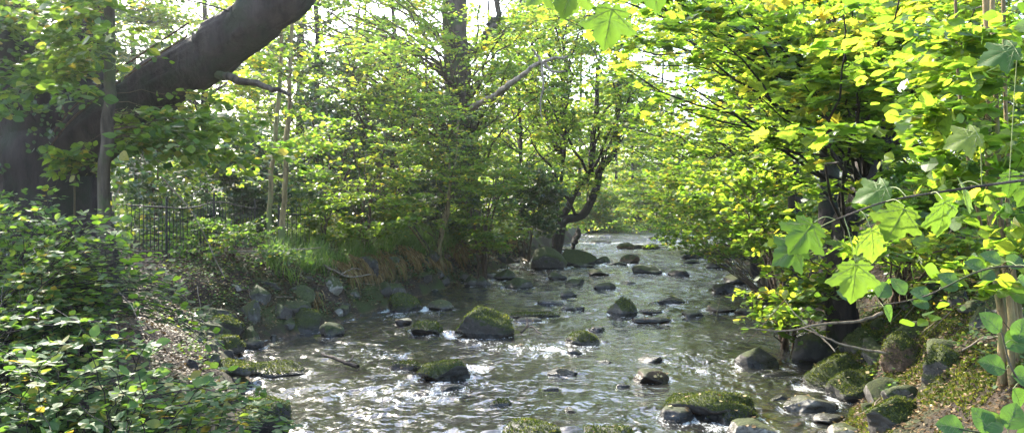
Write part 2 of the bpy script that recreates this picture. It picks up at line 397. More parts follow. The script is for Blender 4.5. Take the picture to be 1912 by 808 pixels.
# ------------------------------------------------------------------ stream course and terrain
LY = np.array([[-20, -2.0], [3, -1.7], [4.5, -1.9], [7.8, -2.3], [9, -2.9], [11, -3.7], [12.7, -4.35], [14.2, -4.0], [15.8, -3.4], [19.6, -2.6], [25.9, -1.3], [38, .7], [45, 2.3], [59, 4.6], [80, 7.0], [90, 11], [100, 21], [120, 60], [400, 300]])
RY = np.array([[-20, 1.4], [3, 1.4], [4.5, 1.6], [6, 2.25], [7.5, 2.85], [8.5, 3.4], [10, 3.9], [11, 4.2], [13, 4.9], [16.6, 5.7], [20, 6.6], [26, 7.9], [43, 12.4], [60, 17], [72, 20.5], [85, 30], [100, 55], [120, 110], [400, 380]])
def Ledge(y): return np.interp(y, LY[:, 0], LY[:, 1])
def Redge(y): return np.interp(y, RY[:, 0], RY[:, 1])
LP = np.array([[-2, -.42], [-.6, -.30], [0, -.06], [.25, .32], [.55, .70], [.85, 1.0], [1.3, 1.22], [3.2, 1.45], [6, 1.65], [12, 2.0], [40, 3.4], [200, 12]])
LPn = np.array([[-2, -.42], [-.6, -.30], [0, -.06], [.4, .18], [1.0, .48], [1.8, .9], [2.8, 1.25], [4, 1.5], [6, 1.75], [12, 2.1], [40, 3.4], [200, 12]])
RP = np.array([[-2, -.42], [-.6, -.28], [0, -.05], [.4, .2], [.9, .55], [1.4, 1.0], [2.2, 1.4], [5, 1.9], [12, 2.8], [40, 5], [200, 16]])
def ground_z(x, y):
    x, y = np.broadcast_arrays(np.asarray(x, float), np.asarray(y, float))
    wob = fbm(xyz(x * .5, y * .5), 3, 11) * .35 * np.clip((y - 5) / 5, 0, 1)
    dl = Ledge(y) - x + wob; dr = x - Redge(y) + wob
    far = np.clip((y - 12) / 4, 0, 1)
    zl = np.interp(dl, LP[:, 0], LP[:, 1]) * far + np.interp(dl, LPn[:, 0], LPn[:, 1]) * (1 - far)
    zr = np.interp(dr, RP[:, 0], RP[:, 1])
    z = np.maximum(zl, zr)
    z = z + np.clip((y - 60) / 60, 0, 1) * .4 * (z > 0) + np.clip(y - 118, 0, 200) * .06
    amp = np.clip(z + .3, .08, .5)
    z = z + fbm(xyz(x * 1.3, y * 1.3), 4, 21) * .32 * amp + fbm(xyz(x * 5, y * 5), 3, 31) * .09 * amp
    return z
def hit(px, py, y0=3.0, y1=110):
    ys = np.geomspace(y0, y1, 1500); x = (px - 956) / F * ys; z = EYE - (py - HOR) / F * ys
    g = np.maximum(ground_z(x, ys), 0.0); k = np.argmax(z <= g)
    return np.array([x[k], ys[k], g[k]])

def grid_mesh(name, X, Y, Z, mat, attrs=None, smooth=True):
    r, c = X.shape; idx = np.arange(r * c).reshape(r, c)
    Q = np.stack([idx[:-1, :-1], idx[:-1, 1:], idx[1:, 1:], idx[1:, :-1]], -1).reshape(-1, 4)
    return mesh_obj(name, np.stack([X, Y, Z], -1).reshape(-1, 3), Q, mat, None, smooth, attrs)

xs = np.concatenate([np.linspace(-400, -40, 20)[:-1], np.linspace(-40, -9, 60)[:-1], np.linspace(-9, 9, 260)[:-1], np.linspace(9, 40, 90)[:-1], np.linspace(40, 400, 24)])
ys = np.concatenate([np.linspace(-40, 1.5, 16)[:-1], np.geomspace(1.5, 130, 460)[:-1], np.linspace(130, 900, 24)])
GX, GY = np.meshgrid(xs, ys)
tag(grid_mesh('ground', GX, GY, ground_z(GX, GY), M['ground']), kind='structure')

# ------------------------------------------------------------------ stones
def ico(sub):
    import bmesh
    bm = bmesh.new(); bmesh.ops.create_icosphere(bm, subdivisions=sub, radius=1)
    V = np.array([v.co[:] for v in bm.verts]); Fc = np.array([[v.index for v in f.verts] for f in bm.faces]); bm.free()
    return V, Fc
ICO = {3: ico(3), 4: ico(4), 5: ico(5)}
def rock_verts(sub, seed, sx, sy, h, angular=.6, peak=0.0):
    V, Fc = ICO[sub]; V = V.copy(); r = np.random.default_rng(seed)
    for k in range(10):
        n = unit(r.normal(size=3) * np.array([1, 1, .9])); d = r.uniform(.55, .88)
        e = V @ n - d; V -= np.maximum(e, 0)[:, None] * n * min(angular + .5, 1.05)
    V += V * (fbm(V * 1.3 + seed, 3, seed % 97) * .22 + fbm(V * 5 + seed, 3, 3) * .05)[:, None]
    V[:, 2] *= 1 + peak * (1 - np.hypot(V[:, 0], V[:, 1]))
    lo, hi = V.min(0), V.max(0)
    V = (V - (lo + hi) / 2) / ((hi - lo) / 2)
    V[:, 0] *= sx / 2; V[:, 1] *= sy / 2
    V[:, 2] = np.where(V[:, 2] > -.25, (V[:, 2] + .25) / 1.25 * h, (V[:, 2] + .25) * h * .8)
    return V, Fc

def moss_tufts(V, Fc, thr, size, dens, seed, z0=.05):
    a, b, c = V[Fc[:, 0]], V[Fc[:, 1]], V[Fc[:, 2]]
    n = np.cross(b - a, c - a); ar = np.linalg.norm(n, axis=1) / 2; n = unit(n); ctr = (a + b + c) / 3
    w = (n[:, 2] + .5 * fbm(ctr * 7 + seed, 3, seed % 50) > thr) & (ctr[:, 2] > z0)
    if w.sum() == 0: return None
    k = np.where(w)[0]; cnt = int(min(9000, ar[k].sum() * dens)); r = np.random.default_rng(seed)
    s = r.choice(k, cnt, p=ar[k] / ar[k].sum()); u, v = r.random((2, cnt, 1)); f = (u + v > 1); u = np.where(f, 1 - u, u); v = np.where(f, 1 - v, v)
    P = a[s] + (b[s] - a[s]) * u + (c[s] - a[s]) * v
    D = unit(n[s] + r.normal(size=(cnt, 3)) * .6); Nn = r.normal(size=(cnt, 3))
    return P, D, Nn, r.uniform(.5, 1.3, cnt) * size, np.clip(.45 + .25 * r.standard_normal(cnt) + .3 * fbm(P * 9, 2, 9), 0, 1)

ROCKS = []      # footprint list for wakes
# px, top, base, width, material, moss tufts, label, (peak, sub)
rock_table = [
 (903,568,630,114,'rock_mossy',.35,"big dome boulder with green moss and scattered pale leaves standing alone midstream",.12),
 (1163,552,590,58,'rock_part',.5,"pointed boulder with olive moss on one face, upstream of the long flat dark stone",.1),
 (1088,616,642,66,'rock_part',.5,"low wedge stone with thin moss, downstream of the pointed boulder",.1),
 (1128,525,541,42,'rock_dark',0,"flat black stone in open water just downstream of the paired mossy boulders",0),
 (1207,493,511,58,'rock_dark',0,"black two-humped stone lying across mid-channel upstream",0),
 (1268,502,516,40,'rock_dark',0,"small rounded black stone alone in bright water beside the two-humped stone",0),
 (1287,469,483,34,'rock_dark',0,"dark domed stone upstream near the yellow-green mossy rock",0),
 (1337,490,501,50,'rock_dark',0,"long flat dark stone awash below the yellow-green mossy rock",0),
 (1287,484,493,40,'rock_dark',0,"thin flat stone just below the dark domed stone upstream",0),
 (1176,473,492,38,'rock_brown',0,"brownish split stone in the pale riffle upstream",0),
 (1168,452,466,34,'rock_brown',0,"ragged brown stone at the head of the riffle",0),
 (1212,455,464,22,'rock_dark',0,"small dark stone beside the ragged brown stone upstream",0),
 (1120,448,455,46,'rock_dark',0,"low dark ledge stone where the stream comes into view",0),
 (1150,486,496,44,'rock_dark',0,"flat dark stone bridging towards the brownish split stone",0),
 (1254,551,565,54,'rock_dark',0,"flat dark stone above the small white cascade",0),
 (1216,589,602,72,'rock_dark',0,"long flat dark stone lying just behind the pointed boulder's white water",0),
 (1216,575,584,46,'rock_dark',0,"wave-washed low stone between two flat dark ones",0),
 (1295,577,593,44,'rock_part',0,"rough dark stone with a little moss by the white cascade",0),
 (1115,607,619,36,'rock_dark',0,"small black stone just above the low wedge stone",0),
 (1025,458,503,68,'rock_mossy',.1,"rounded boulder covered in bright green moss at the outer bank",.25),
 (1080,463,496,66,'rock_mossy',.2,"darker mossy boulder next to the bright green one",.1),
 (1120,477,492,38,'rock_part',0,"small dark boulder at the tail of the mossy pair",0),
 (1117,500,515,42,'rock_part',0,"low dark boulder with faint moss in the shallows below the mossy pair",0),
 (1090,490,500,40,'rock_part',0,"slab between the mossy pair and the open water",0),
 (1072,519,534,38,'rock_part',0,"olive-tinted small boulder in the quiet shallows",0),
 (1040,507,521,36,'rock_part',0,"small boulder directly below the bright mossy one",0),
 (1060,541,556,34,'rock_dark',0,"jagged little dark stone in the shallows",0),
 (1028,557,568,52,'rock_dark',0,"thin dark slab barely above the shallows behind the green weed patch",0),
 (968,516,540,56,'rock_part',0,"dark boulder at the end of the stony left margin",0),
 (900,513,536,34,'rock_part',0,"upright dark stone at the foot of the sedge bank",0),
 (1062,567,580,32,'rock_grey',0,"grey smooth stone beside the green weed patch",0),
 (1082,570,578,18,'rock_dark',0,"small dark pebble-like stone touching the grey smooth stone",0),
 (987,590,603,52,'rock_brown',0,"brown low stone at the near edge of the green weed patch",0),
 (967,640,651,24,'rock_dark',0,"small black lump in the rapids below the big dome boulder",0),
 (1050,683,703,58,'rock_part',0,"slanting flat stone with water pouring over it in the lower stream",0),
 (1073,647,661,30,'rock_dark',0,"narrow dark stone leaning in the current below the low wedge stone",0),
 (1127,670,678,30,'rock_part',0,"tiny stone with a green shoulder in smooth water",0),
 (1215,684,712,68,'rock_brown',0,"reddish brown slab slanting out of the lower stream",0),
 (1163,712,722,26,'rock_dark',0,"sliver of dark stone just below the reddish brown slab",0),
 (1411,644,685,76,'rock_dark',0,"triangular dark boulder with fallen leaves near the mossy bank",.3),
 (1345,566,584,58,'rock_brown',0,"flat brown stone against the overgrown bank",0),
 (1385,573,586,40,'rock_brown',0,"second flat brown stone touching the overgrown bank",0),
 (1352,527,546,44,'rock_dark',0,"dark stone at the overgrown bank, lowest of three in a row",0),
 (1376,511,530,50,'rock_dark',0,"dark stone at the overgrown bank, middle of three in a row",0),
 (1396,495,509,34,'rock_dark',0,"dark stone at the overgrown bank, uppermost of three in a row",0),
 (1374,459,484,52,'rock_mossy',.0,"sunlit rock capped with yellow-green moss at the far bend",.1),
 (1338,464,482,42,'rock_part',0,"grey-brown block beside the yellow-green mossy rock",0),
 (1312,470,482,24,'rock_grey',0,"little pale block between the dark domed stone and the grey-brown block",0),
 (1300,443,452,44,'rock_dark',0,"far dark stone under overhanging leaves at the bend",0),
 (1225,440,447,30,'rock_dark',0,"far low stone in midstream at the bend",0),
 (829,668,712,98,'rock_part',.45,"grey boulder with a mossy crest splitting the foaming rapids",.3),
 (756,672,690,62,'rock_brown',.2,"brown leaf-strewn stone awash left of the foaming rapids boulder",0),
 (933,742,758,46,'rock_part',.4,"small mossy stone in the near ripples",0),
 (993,784,822,112,'rock_grey',.1,"grey rounded boulder cut by the photo's lower edge, flecked with fallen leaves",.1),
 (1143,789,826,112,'rock_grey',.35,"pale boulder with yellow moss rim at the photo's lower edge",.1),
 (1000,580,594,96,'rock_mossy',-.3,"flat awash slab coated in bright green weed behind the big dome boulder",0),
 (1322,722,785,168,'rock_mossy',.15,"broad greenish slab boulder in the near water below the reddish brown slab",0),
 (1370,748,792,76,'rock_part',.25,"stone with mossy crown leaning on the broad greenish slab",.2),
 (1262,754,788,60,'rock_dark',0,"black wet block under the end of the broad greenish slab",0),
 (1402,778,826,104,'rock_grey',0,"speckled pale granite boulder at the lower edge",.1),
 (497,738,822,116,'rock_dark',.1,"dark boulder with russet leaves beneath the bramble sprays",.2),
 (505,672,704,130,'rock_part',.1,"long dark rock with dead leaves jutting from the bramble bank",0),
 (430,668,700,90,'rock_part',.1,"dark rock half under brambles behind the long dark rock",0),
 (414,585,622,80,'rock_mossy',.1,"dark mossy lump below the leaf litter slope",.1),
 (422,622,655,74,'rock_mossy',.1,"dark overhanging rock just above the waterline below the leaf litter slope",0),
 (472,628,650,38,'rock_part',0,"grey-green stone wedged at the waterline beside the dark overhanging rock",0),
 (467,556,598,40,'rock_part',0,"upright greenish slab in the bank under the leaf litter slope",.2),
 (442,526,542,38,'rock_grey',0,"pale stone lying on the leaf litter slope",0),
 (560,572,617,86,'rock_mossy',.5,"green mossy boulder at the foot of the stony bank",.1),
 (546,556,586,70,'rock_part',0,"flat-topped grey stone resting behind the green mossy boulder",0),
 (620,599,630,48,'rock_mossy',0,"dark mossy stone at the waterline next to the green mossy boulder",0),
 (619,513,546,42,'rock_grey',0,"round grey stone set in the bank under the exposed pale root",.1),
 (661,537,553,24,'rock_part',0,"small round stone in the bank beside the round grey stone",0),
 (630,571,587,22,'rock_grey',0,"little pale cobble among dark stones at the waterline",0),
 (712,523,546,38,'rock_part',0,"greenish stone in the bank below the hanging brown sedge",0),
 (757,545,581,64,'rock_mossy',.1,"dark rounded boulder where the stony bank meets the rapids",.2),
 (822,558,580,52,'rock_part',0,"dark boulder at the waterline upstream of the dark rounded one",0),
 (866,505,523,28,'rock_part',0,"small grey stone under the sapling's roots",0),
 (882,513,535,32,'rock_part',0,"blocky stone beside the small grey one under the sapling",0),
 (915,507,519,30,'rock_grey',0,"pale flat stone below the grassy overhang",0),
 (942,500,523,42,'rock_part',0,"rounded stone at the tip of the grassy overhang",0),
 (801,596,626,62,'rock_dark',.1,"dark leafy rock in the water between the bank and the big dome boulder",.1),
 (754,592,606,32,'rock_brown',0,"tan stone with a yellow leaf at the top of the rapids",0),
 (1515,618,682,80,'rock_dark',0,"dark shadowed boulder at the waterline under the low bare branch",.1),
 (1562,655,728,130,'rock_mossy',.5,"large mossy mound of rock in front of the shadowed boulder",.3),
 (1598,690,748,106,'rock_mossy',.25,"dark rock with a bright moss cap beside the large mossy mound",0),
 (1688,617,690,98,'rock_brown',.2,"brown block with vivid moss on its sloping top, up the sunny bank",.1),
 (1612,608,650,64,'rock_mossy',.4,"moss-patched rock behind the large mossy mound",0),
 (1510,736,768,98,'rock_grey',.0,"pale flat rock at the waterline below the large mossy mound",0),
 (1548,766,792,64,'rock_dark',0,"dark smooth cobble below the pale flat rock",0),
 (1580,786,822,70,'rock_grey',0,"pale stone at the lower edge next to the dark smooth cobble",0),
 (1760,640,700,80,'rock_mossy',.2,"knobbly moss-topped rock against the sunlit leaf litter",.1),
 (1668,735,800,120,'rock_mossy',.1,"low hummock of rock thick with golden moss on the near bank",0),
]
def add_rock(px, top, base, w, mat, mt, label, peak, seed, group=None):
    p = hit(px, base); Y = p[1]; W = w / F * Y; H = max((base - top) / F * Y, .04)
    dep = W * np.random.default_rng(seed).uniform(.75, 1.05)
    if H < W * .28: dep = W * .7
    Yc = Y + dep * .40; sc = Yc / Y; sub = 5 if w > 90 else (4 if w > 34 else 3)
    x = (px - 956) / F * Yc
    zb = p[2]; Wc = W * sc; H2 = (EYE - (top - HOR) / F * Yc) - zb; H2 = max(H2, .05) * 1.0
    V, Fc = rock_verts(sub, seed, Wc, dep, H2, .6 if H / W < .5 else .45, peak)
    th = np.random.default_rng(seed + 5).uniform(-.25, .25); c, s = math.cos(th), math.sin(th)
    V = np.stack([V[:, 0] * c - V[:, 1] * s, V[:, 0] * s + V[:, 1] * c, V[:, 2]], 1)
    V /= np.array([np.ptp(V[:, 0]) / Wc, 1, 1])
    o = mesh_obj('boulder' if w > 50 else 'stone', V, Fc, M[mat], None, True); o.location = (x, Yc, zb - .02)
    tag(o, label, 'boulder' if w > 50 else 'stone', group)
    ROCKS.append((x, Yc, Wc / 2, dep / 2, zb))
    if mt and Y < 17.5:
        r = moss_tufts(V, Fc, mt, .022 if Y < 11 else .03, 5200 if Y < 11 else 2600, seed)
        if r is not None:
            P, D, Nn, S, rn = r; V2, F2, rr = leaf_arrays('diamond', P, D, Nn, S, rn)
            mo = mesh_obj('moss', V2, F2, M['moss'], o, False, {"rnd": rr})
    return o
for i, r in enumerate(rock_table):
    add_rock(*r, 100 + i * 3)

# filler stones of the two margins
proto = []
for k in range(12):
    V, Fc = rock_verts(4, 900 + k, 1, RNG.uniform(.6, .95), RNG.uniform(.4, .75), .75)
    proto.append((V, Fc))
pm = {}
def filler(x, y, z, s, mat, label, group, kcat='stone'):
    k = random.randrange(12); key = (k, mat)
    if key not in pm:
        o = mesh_obj('stone', *proto[k], M[mat], None, True); pm[key] = o
    else:
        o = pm[key].copy(); SC.collection.objects.link(o)
    o.location = (x, y, z); o.rotation_euler = (random.uniform(-.3, .3), random.uniform(-.3, .3), random.uniform(0, 6.3)); o.scale = (s * random.uniform(.8, 1.35), s, s * random.uniform(.6, 1.1))
    if 'surface' in label or 'riffle' in label: o.scale = (s * 1.25, s, s * random.uniform(.3, .55)); o.rotation_euler = (random.uniform(-.1, .1), random.uniform(-.1, .1), random.uniform(0, 6.3))
    tag(o, label, kcat, group)
    if z < .15: ROCKS.append((x, y, s / 2, s / 2, z))
n = 0
while n < 118:
    y = float(np.exp(RNG.uniform(math.log(8.5), math.log(48)))); dl = RNG.uniform(-.15, .85) if y > 13 else RNG.uniform(-.1, .8)
    x = float(Ledge(y) - dl); s = .15 + .55 * RNG.random() ** 1.8
    if y < 11 and s > .3: continue
    z = float(ground_z(x, y))
    filler(x, y, z - s * .2, s, random.choice(['rock_part', 'rock_mossy', 'rock_dark', 'rock_dark', 'rock_dark', 'rock_part']), "small dark stone packed among others in the stony bank below the sedge and leaf litter", "stones packed in the stony bank below the sedge"); n += 1
n = 0
while n < 45:
    y = float(np.exp(RNG.uniform(math.log(6.5), math.log(70)))); dr = RNG.uniform(-.35, .9)
    x = float(Redge(y) + dr); s = RNG.uniform(.12, .42) * (1 + y / 60); z = float(ground_z(x, y))
    filler(x, y, z - s * .15, s, random.choice(['rock_part', 'rock_mossy', 'rock_dark', 'rock_brown']), "small stone among others along the foot of the overgrown sunny bank", "stones along the foot of the overgrown bank"); n += 1
n = 0
while n < 44:
    y = float(np.exp(RNG.uniform(math.log(44), math.log(84)))); u = RNG.uniform(0, 1)
    x = float(Ledge(y) + (Redge(y) - Ledge(y)) * u); s = RNG.uniform(.3, 1.0)
    filler(x, y, -.12, s, random.choice(['rock_dark', 'rock_dark', 'rock_brown']), "distant dark stone breaking the pale riffle near the bend", "distant stones in the riffle near the bend"); n += 1

n = 0
while n < 58:
    y = float(np.exp(RNG.uniform(math.log(8.5), math.log(42)))); u = RNG.uniform(.06, .95); x = float(Ledge(y) + (Redge(y) - Ledge(y)) * u); s = .08 + .3 * RNG.random() ** 2 * (1 + y / 50)
    if any(abs(x - r[0]) < r[2] + s * .4 and abs(y - r[1]) < r[3] + s * .4 for r in ROCKS): continue
    filler(x, y, -.03 - s * .08, s, random.choice(['rock_dark', 'rock_dark', 'rock_dark', 'rock_brown']), "little dark stone barely breaking the surface between the bigger midstream stones", "little stones breaking the surface in midstream"); n += 1

n = 0
while n < 20:
    y = float(RNG.uniform(6.3, 12)); dr = RNG.uniform(.0, 1.9); x = float(Redge(y) + dr); s = RNG.uniform(.22, .5); z = float(ground_z(x, y))
    if any(abs(x - r[0]) < r[2] * .8 + s * .3 and abs(y - r[1]) < r[3] * .8 + s * .3 for r in ROCKS): continue
    filler(x, y, z - s * .08, s, random.choice(['rock_mossy', 'rock_mossy', 'rock_part']), "mossy boulder bedded in the sunny bank among the larger named rocks".replace(' named', ''), "mossy boulders bedded in the sunny bank", 'boulder'); ROCKS.append((x, y, s / 2, s / 2, z)); n += 1

# ------------------------------------------------------------------ water
wy = np.concatenate([np.linspace(1.0, 6.0, 50)[:-1], np.geomspace(6, 112, 900)])
wu = np.linspace(0, 1, 330)
WX = (Ledge(wy) - 1.2)[:, None] * (1 - wu) + (Redge(wy) + 1.2)[:, None] * wu
WY = np.repeat(wy[:, None], len(wu), 1)
dist = np.clip(WY / 12, .6, 3)
h = fbm(xyz(WX * 1.1, WY * .9), 3, 41) * .045 * np.sqrt(dist)
calm = np.clip(.45 + 1.5 * fbm(xyz(WX * .7, WY * .3), 3, 88), .3, 1.15)
h += calm * fbm(xyz(WX * 3.6 + 2 * h, WY * 2.6), 4, 51, .6) * .046 * np.sqrt(dist)
ridge = 1 - np.abs(vnoise(xyz(WX * 2.6, WY * 2.0), 77)) * 2
rapid = np.zeros_like(WX)
for (px, py, sx, sy, a) in [(700, 660, 110, 18, .7), (650, 735, 150, 26, .55), (880, 688, 60, 12, 1.3), (1010, 655, 90, 16, 1.0), (960, 720, 90, 14, .6), (1320, 690, 60, 16, .9), (1290, 665, 60, 10, .7),
                            (770, 745, 110, 16, .45), (620, 560, 50, 12, .5), (700, 590, 90, 10, .6), (1260, 575, 70, 9, .9), (1120, 575, 40, 8, .6), (800, 790, 200, 20, .35), (1160, 458, 90, 8, .5), (1330, 640, 80, 10, .5), (950, 530, 60, 8, .3), (1380, 735, 40, 20, .6), (600, 790, 60, 20, .5)]:
    Y = 3234 / (py - HOR); X = (px - 956) / F * Y; wx = sx / F * Y; wyy = sy * Y * Y / 3234
    rapid += a * np.exp(-((WX - X) / wx) ** 2 - ((WY - Y) / wyy) ** 2)
rapid = np.minimum(rapid, 1.3)
h += (ridge * .035 + fbm(xyz(WX * 6, WY * 4.5), 3, 61) * .04) * rapid
foam = .07 + .32 * rapid + .10 * np.clip((WY - 22) / 25, 0, 1)
shallow = np.zeros_like(WX)
for (px, py, sx, sy, a) in [(870, 682, 70, 16, 1), (775, 690, 60, 10, .7), (545, 765, 40, 30, .9), (640, 700, 60, 8, .5), (1235, 700, 70, 14, .6), (1360, 592, 60, 8, .7), (1000, 582, 70, 12, .9), (1150, 640, 60, 12, .35), (700, 560, 60, 10, .3), (1420, 720, 60, 20, .5), (940, 500, 60, 8, .4)]:
    Y = 3234 / (py - HOR); X = (px - 956) / F * Y; shallow += a * np.exp(-((WX - X) / (sx / F * Y)) ** 2 - ((WY - Y) / (sy * Y * Y / 3234)) ** 2)
shallow += .5 * np.exp(-np.minimum(WX - Ledge(WY), Redge(WY) - WX).clip(0, 9) / .35); shallow = np.clip(.22 + .25 * fbm(xyz(WX * .9, WY * .6), 3, 12) + shallow, 0, 1)
for (rx, ry, ra, rb, rz) in ROCKS:
    if rz > .15 or ry > 95: continue
    m = (np.abs(WX - rx) < ra * 3 + .5) & (WY > ry - rb - 2.5) & (WY < ry + rb + .8)
    dx = (WX[m] - rx) / (ra + .02); dy = (WY[m] - ry) / (rb + .02); d = np.sqrt(dx ** 2 + dy ** 2)
    ring = np.exp(-((d - 1.08) / .22) ** 2)
    q = np.clip(-dy, 0, 9); arm = np.exp(-((np.abs(dx) - .75 - .42 * q) / .28) ** 2) * np.exp(-q * .55) * (dy < .2)
    wake = np.exp(-(dx / .8) ** 2) * np.clip(-dy - .6, 0, 3) * np.exp(-np.clip(-dy - .6, 0, 9) * 1.1) * (dy < 0) + .45 * arm
    foam[m] += np.minimum(ring * .14 + wake * .6, .6) * min(1, ra * 3)
    h[m] += (.028 * np.exp(-((d - 1.15) / .35) ** 2) * (dy > 0) - .02 * wake) * min(1, ra * 3)
water = tag(grid_mesh('stream_water', WX, WY, h, M['water'], {"foam": foam.ravel(), "shallow": shallow.ravel()}), kind='structure')

# ------------------------------------------------------------------ tree builder
def perp_h(D):
    s = np.cross(D, np.array([0, 0, 1.])); return unit(s + 1e-6)

def foliage(root, targets, origin_fn, wood, leaf, tpl, size, nsub=12, sublen=.9, nleaf=14, limb_r=.02, flat=.75, t0=.35, arch=.12, twigs=True, droop=.18, name='crown', layer=0):
    """limbs from origin_fn(target) to targets; side shoots along them; leaves along the shoots"""
    T = np.asarray(targets, float).copy(); n = len(T)
    if layer: T[:, 2] = np.round(T[:, 2] / layer + .35 * fbm(T * .35, 2, 71)) * layer + RNG.normal(size=n) * .06;
    A = origin_fn(T); K = 9
    d = T - A; L = np.linalg.norm(d, axis=1)
    M1 = A + d * .5; M1[:, 2] += arch * L; M1 += RNG.normal(size=M1.shape) * (L * .05)[:, None]
    t = np.linspace(0, 1, K)[None, :, None]
    C = (1 - t) ** 2 * A[:, None] + 2 * t * (1 - t) * M1[:, None] + t ** 2 * T[:, None]
    C[:, 1:-1] += RNG.normal(size=C[:, 1:-1].shape) * (L * .012)[:, None, None]
    r0 = np.clip(limb_r * (L / 3) ** .8, limb_r * .4, limb_r * 3)
    wood.add(C, r0[:, None] * np.linspace(1, .18, K)[None], 5)
    # side shoots
    tt = RNG.uniform(t0, 1, (n, nsub)); tt[:, 0] = .97
    ts = tt[..., None]; P = (1 - ts) ** 2 * A[:, None] + 2 * ts * (1 - ts) * M1[:, None] + ts ** 2 * T[:, None]
    tan = unit(2 * (1 - ts) * (M1 - A)[:, None] + 2 * ts * (T - M1)[:, None])
    side = perp_h(tan) * np.where(np.arange(nsub) % 2, 1, -1)[None, :, None]
    ang = RNG.uniform(.4, 1.25, (n, nsub, 1)); ang[:, 0] = .1
    D = unit(tan * np.cos(ang) + side * np.sin(ang) + RNG.normal(size=P.shape) * np.array([.15, .15, .5 * (1 - flat) + .04]))
    SL = sublen * RNG.uniform(.45, 1.15, (n, nsub)) * (1.2 - .5 * tt)
    P = P.reshape(-1, 3); D = D.reshape(-1, 3); SL = SL.reshape(-1); m = len(P)
    if twigs:
        k = np.linspace(0, 1, 4)[None, :, None]
        S = P[:, None] + D[:, None] * k * SL[:, None, None]; S[..., 2] -= (k[..., 0] ** 2) * SL[:, None] * droop
        wood.add(S, (limb_r * .22) * np.linspace(1, .4, 4)[None] * np.ones((m, 1)), 3)
    lt = RNG.uniform(.08, 1.04, (m, nleaf)); k = lt[..., None]
    Q = P[:, None] + D[:, None] * k * SL[:, None, None]; Q[..., 2] -= lt ** 2 * SL[:, None] * droop
    sd = perp_h(D)[:, None] * np.where(RNG.random((m, nleaf, 1)) < .5, 1, -1)
    Q = Q + sd * (RNG.uniform(.0, .5, (m, nleaf, 1)) * size) + RNG.normal(size=Q.shape) * size * .18
    a2 = RNG.uniform(.3, 1.4, (m, nleaf, 1))
    LD = unit(D[:, None] * np.cos(a2) + sd * np.sin(a2) + RNG.normal(size=Q.shape) * .15 + np.array([0, 0, -.12]))
    LN = np.array([0, 0, 1.]) * flat + RNG.normal(size=Q.shape) * (.25 + (1 - flat))
    LS = size * np.clip(RNG.normal(1, .32, (m, nleaf)), .4, 1.7)
    Q = Q.reshape(-1, 3); k = (Q[:, 2] - .8) / sdir.z; gx, gy = Q[:, 0] - k * sdir.x, Q[:, 1] - k * sdir.y
    ok = ~((gx > 3.2) & (gx < 6.0) & (gy > 5.8) & (gy < 10.0) & (Q[:, 2] > 1.3) & (RNG.random(len(Q)) < .78) & (fbm(np.stack([gx, gy, gx * 0], 1) * 1.6, 2, 66) > -.25))
    k = (Q[:, 2] - 1.2) / sdir.z; gx, gy = Q[:, 0] - k * sdir.x, Q[:, 1] - k * sdir.y; dl = Ledge(gy) - gx      # and let dappled sun onto the sedge bank
    ok &= ~((gy > 14.5) & (gy < 36) & (dl > -1.2) & (dl < 3.6) & (Q[:, 2] > 2.6) & (RNG.random(len(Q)) < .82) & (fbm(np.stack([gx, gy, gx * 0], 1) * .8, 2, 99) > -.12))
    ok &= ~((gy > 9) & (gy < 34) & (dl < -.8) & (dl > -6.5) & (Q[:, 2] > 3) & (Q[:, 1] > gy + 3) & (RNG.random(len(Q)) < .7) & (fbm(np.stack([gx, gy, gx * 0], 1) * .6, 2, 55) > -.15))
    leaves(name, tpl, Q[ok], LD.reshape(-1, 3)[ok], LN.reshape(-1, 3)[ok], LS.ravel()[ok], leaf, root)

def region(px0, px1, py0, py1, Y0, Y1, n):
    """n points spread through a block of air between two distances"""
    Y = RNG.uniform(Y0, Y1, n); px = RNG.uniform(px0, px1, n); py = RNG.uniform(py0, py1, n)
    return np.stack([(px - 956) / F * Y, Y, EYE - (py - HOR) / F * Y], 1)

def from_trunk(curve, rise=.45, zmin=None):
    curve = np.asarray(curve)
    def fn(T):
        d = np.linalg.norm(T[:, None, :2] - curve[None, :, :2], axis=2).min(1)
        zt = T[:, 2] - rise * d + RNG.normal(size=len(T)) * .3
        lo = curve[:, 2].min() + (.15 if zmin is None else zmin)
        zt = np.clip(zt, lo, curve[:, 2].max() * .98)
        i = np.abs(curve[None, :, 2] - zt[:, None]).argmin(1)
        return curve[i].copy()
    return fn

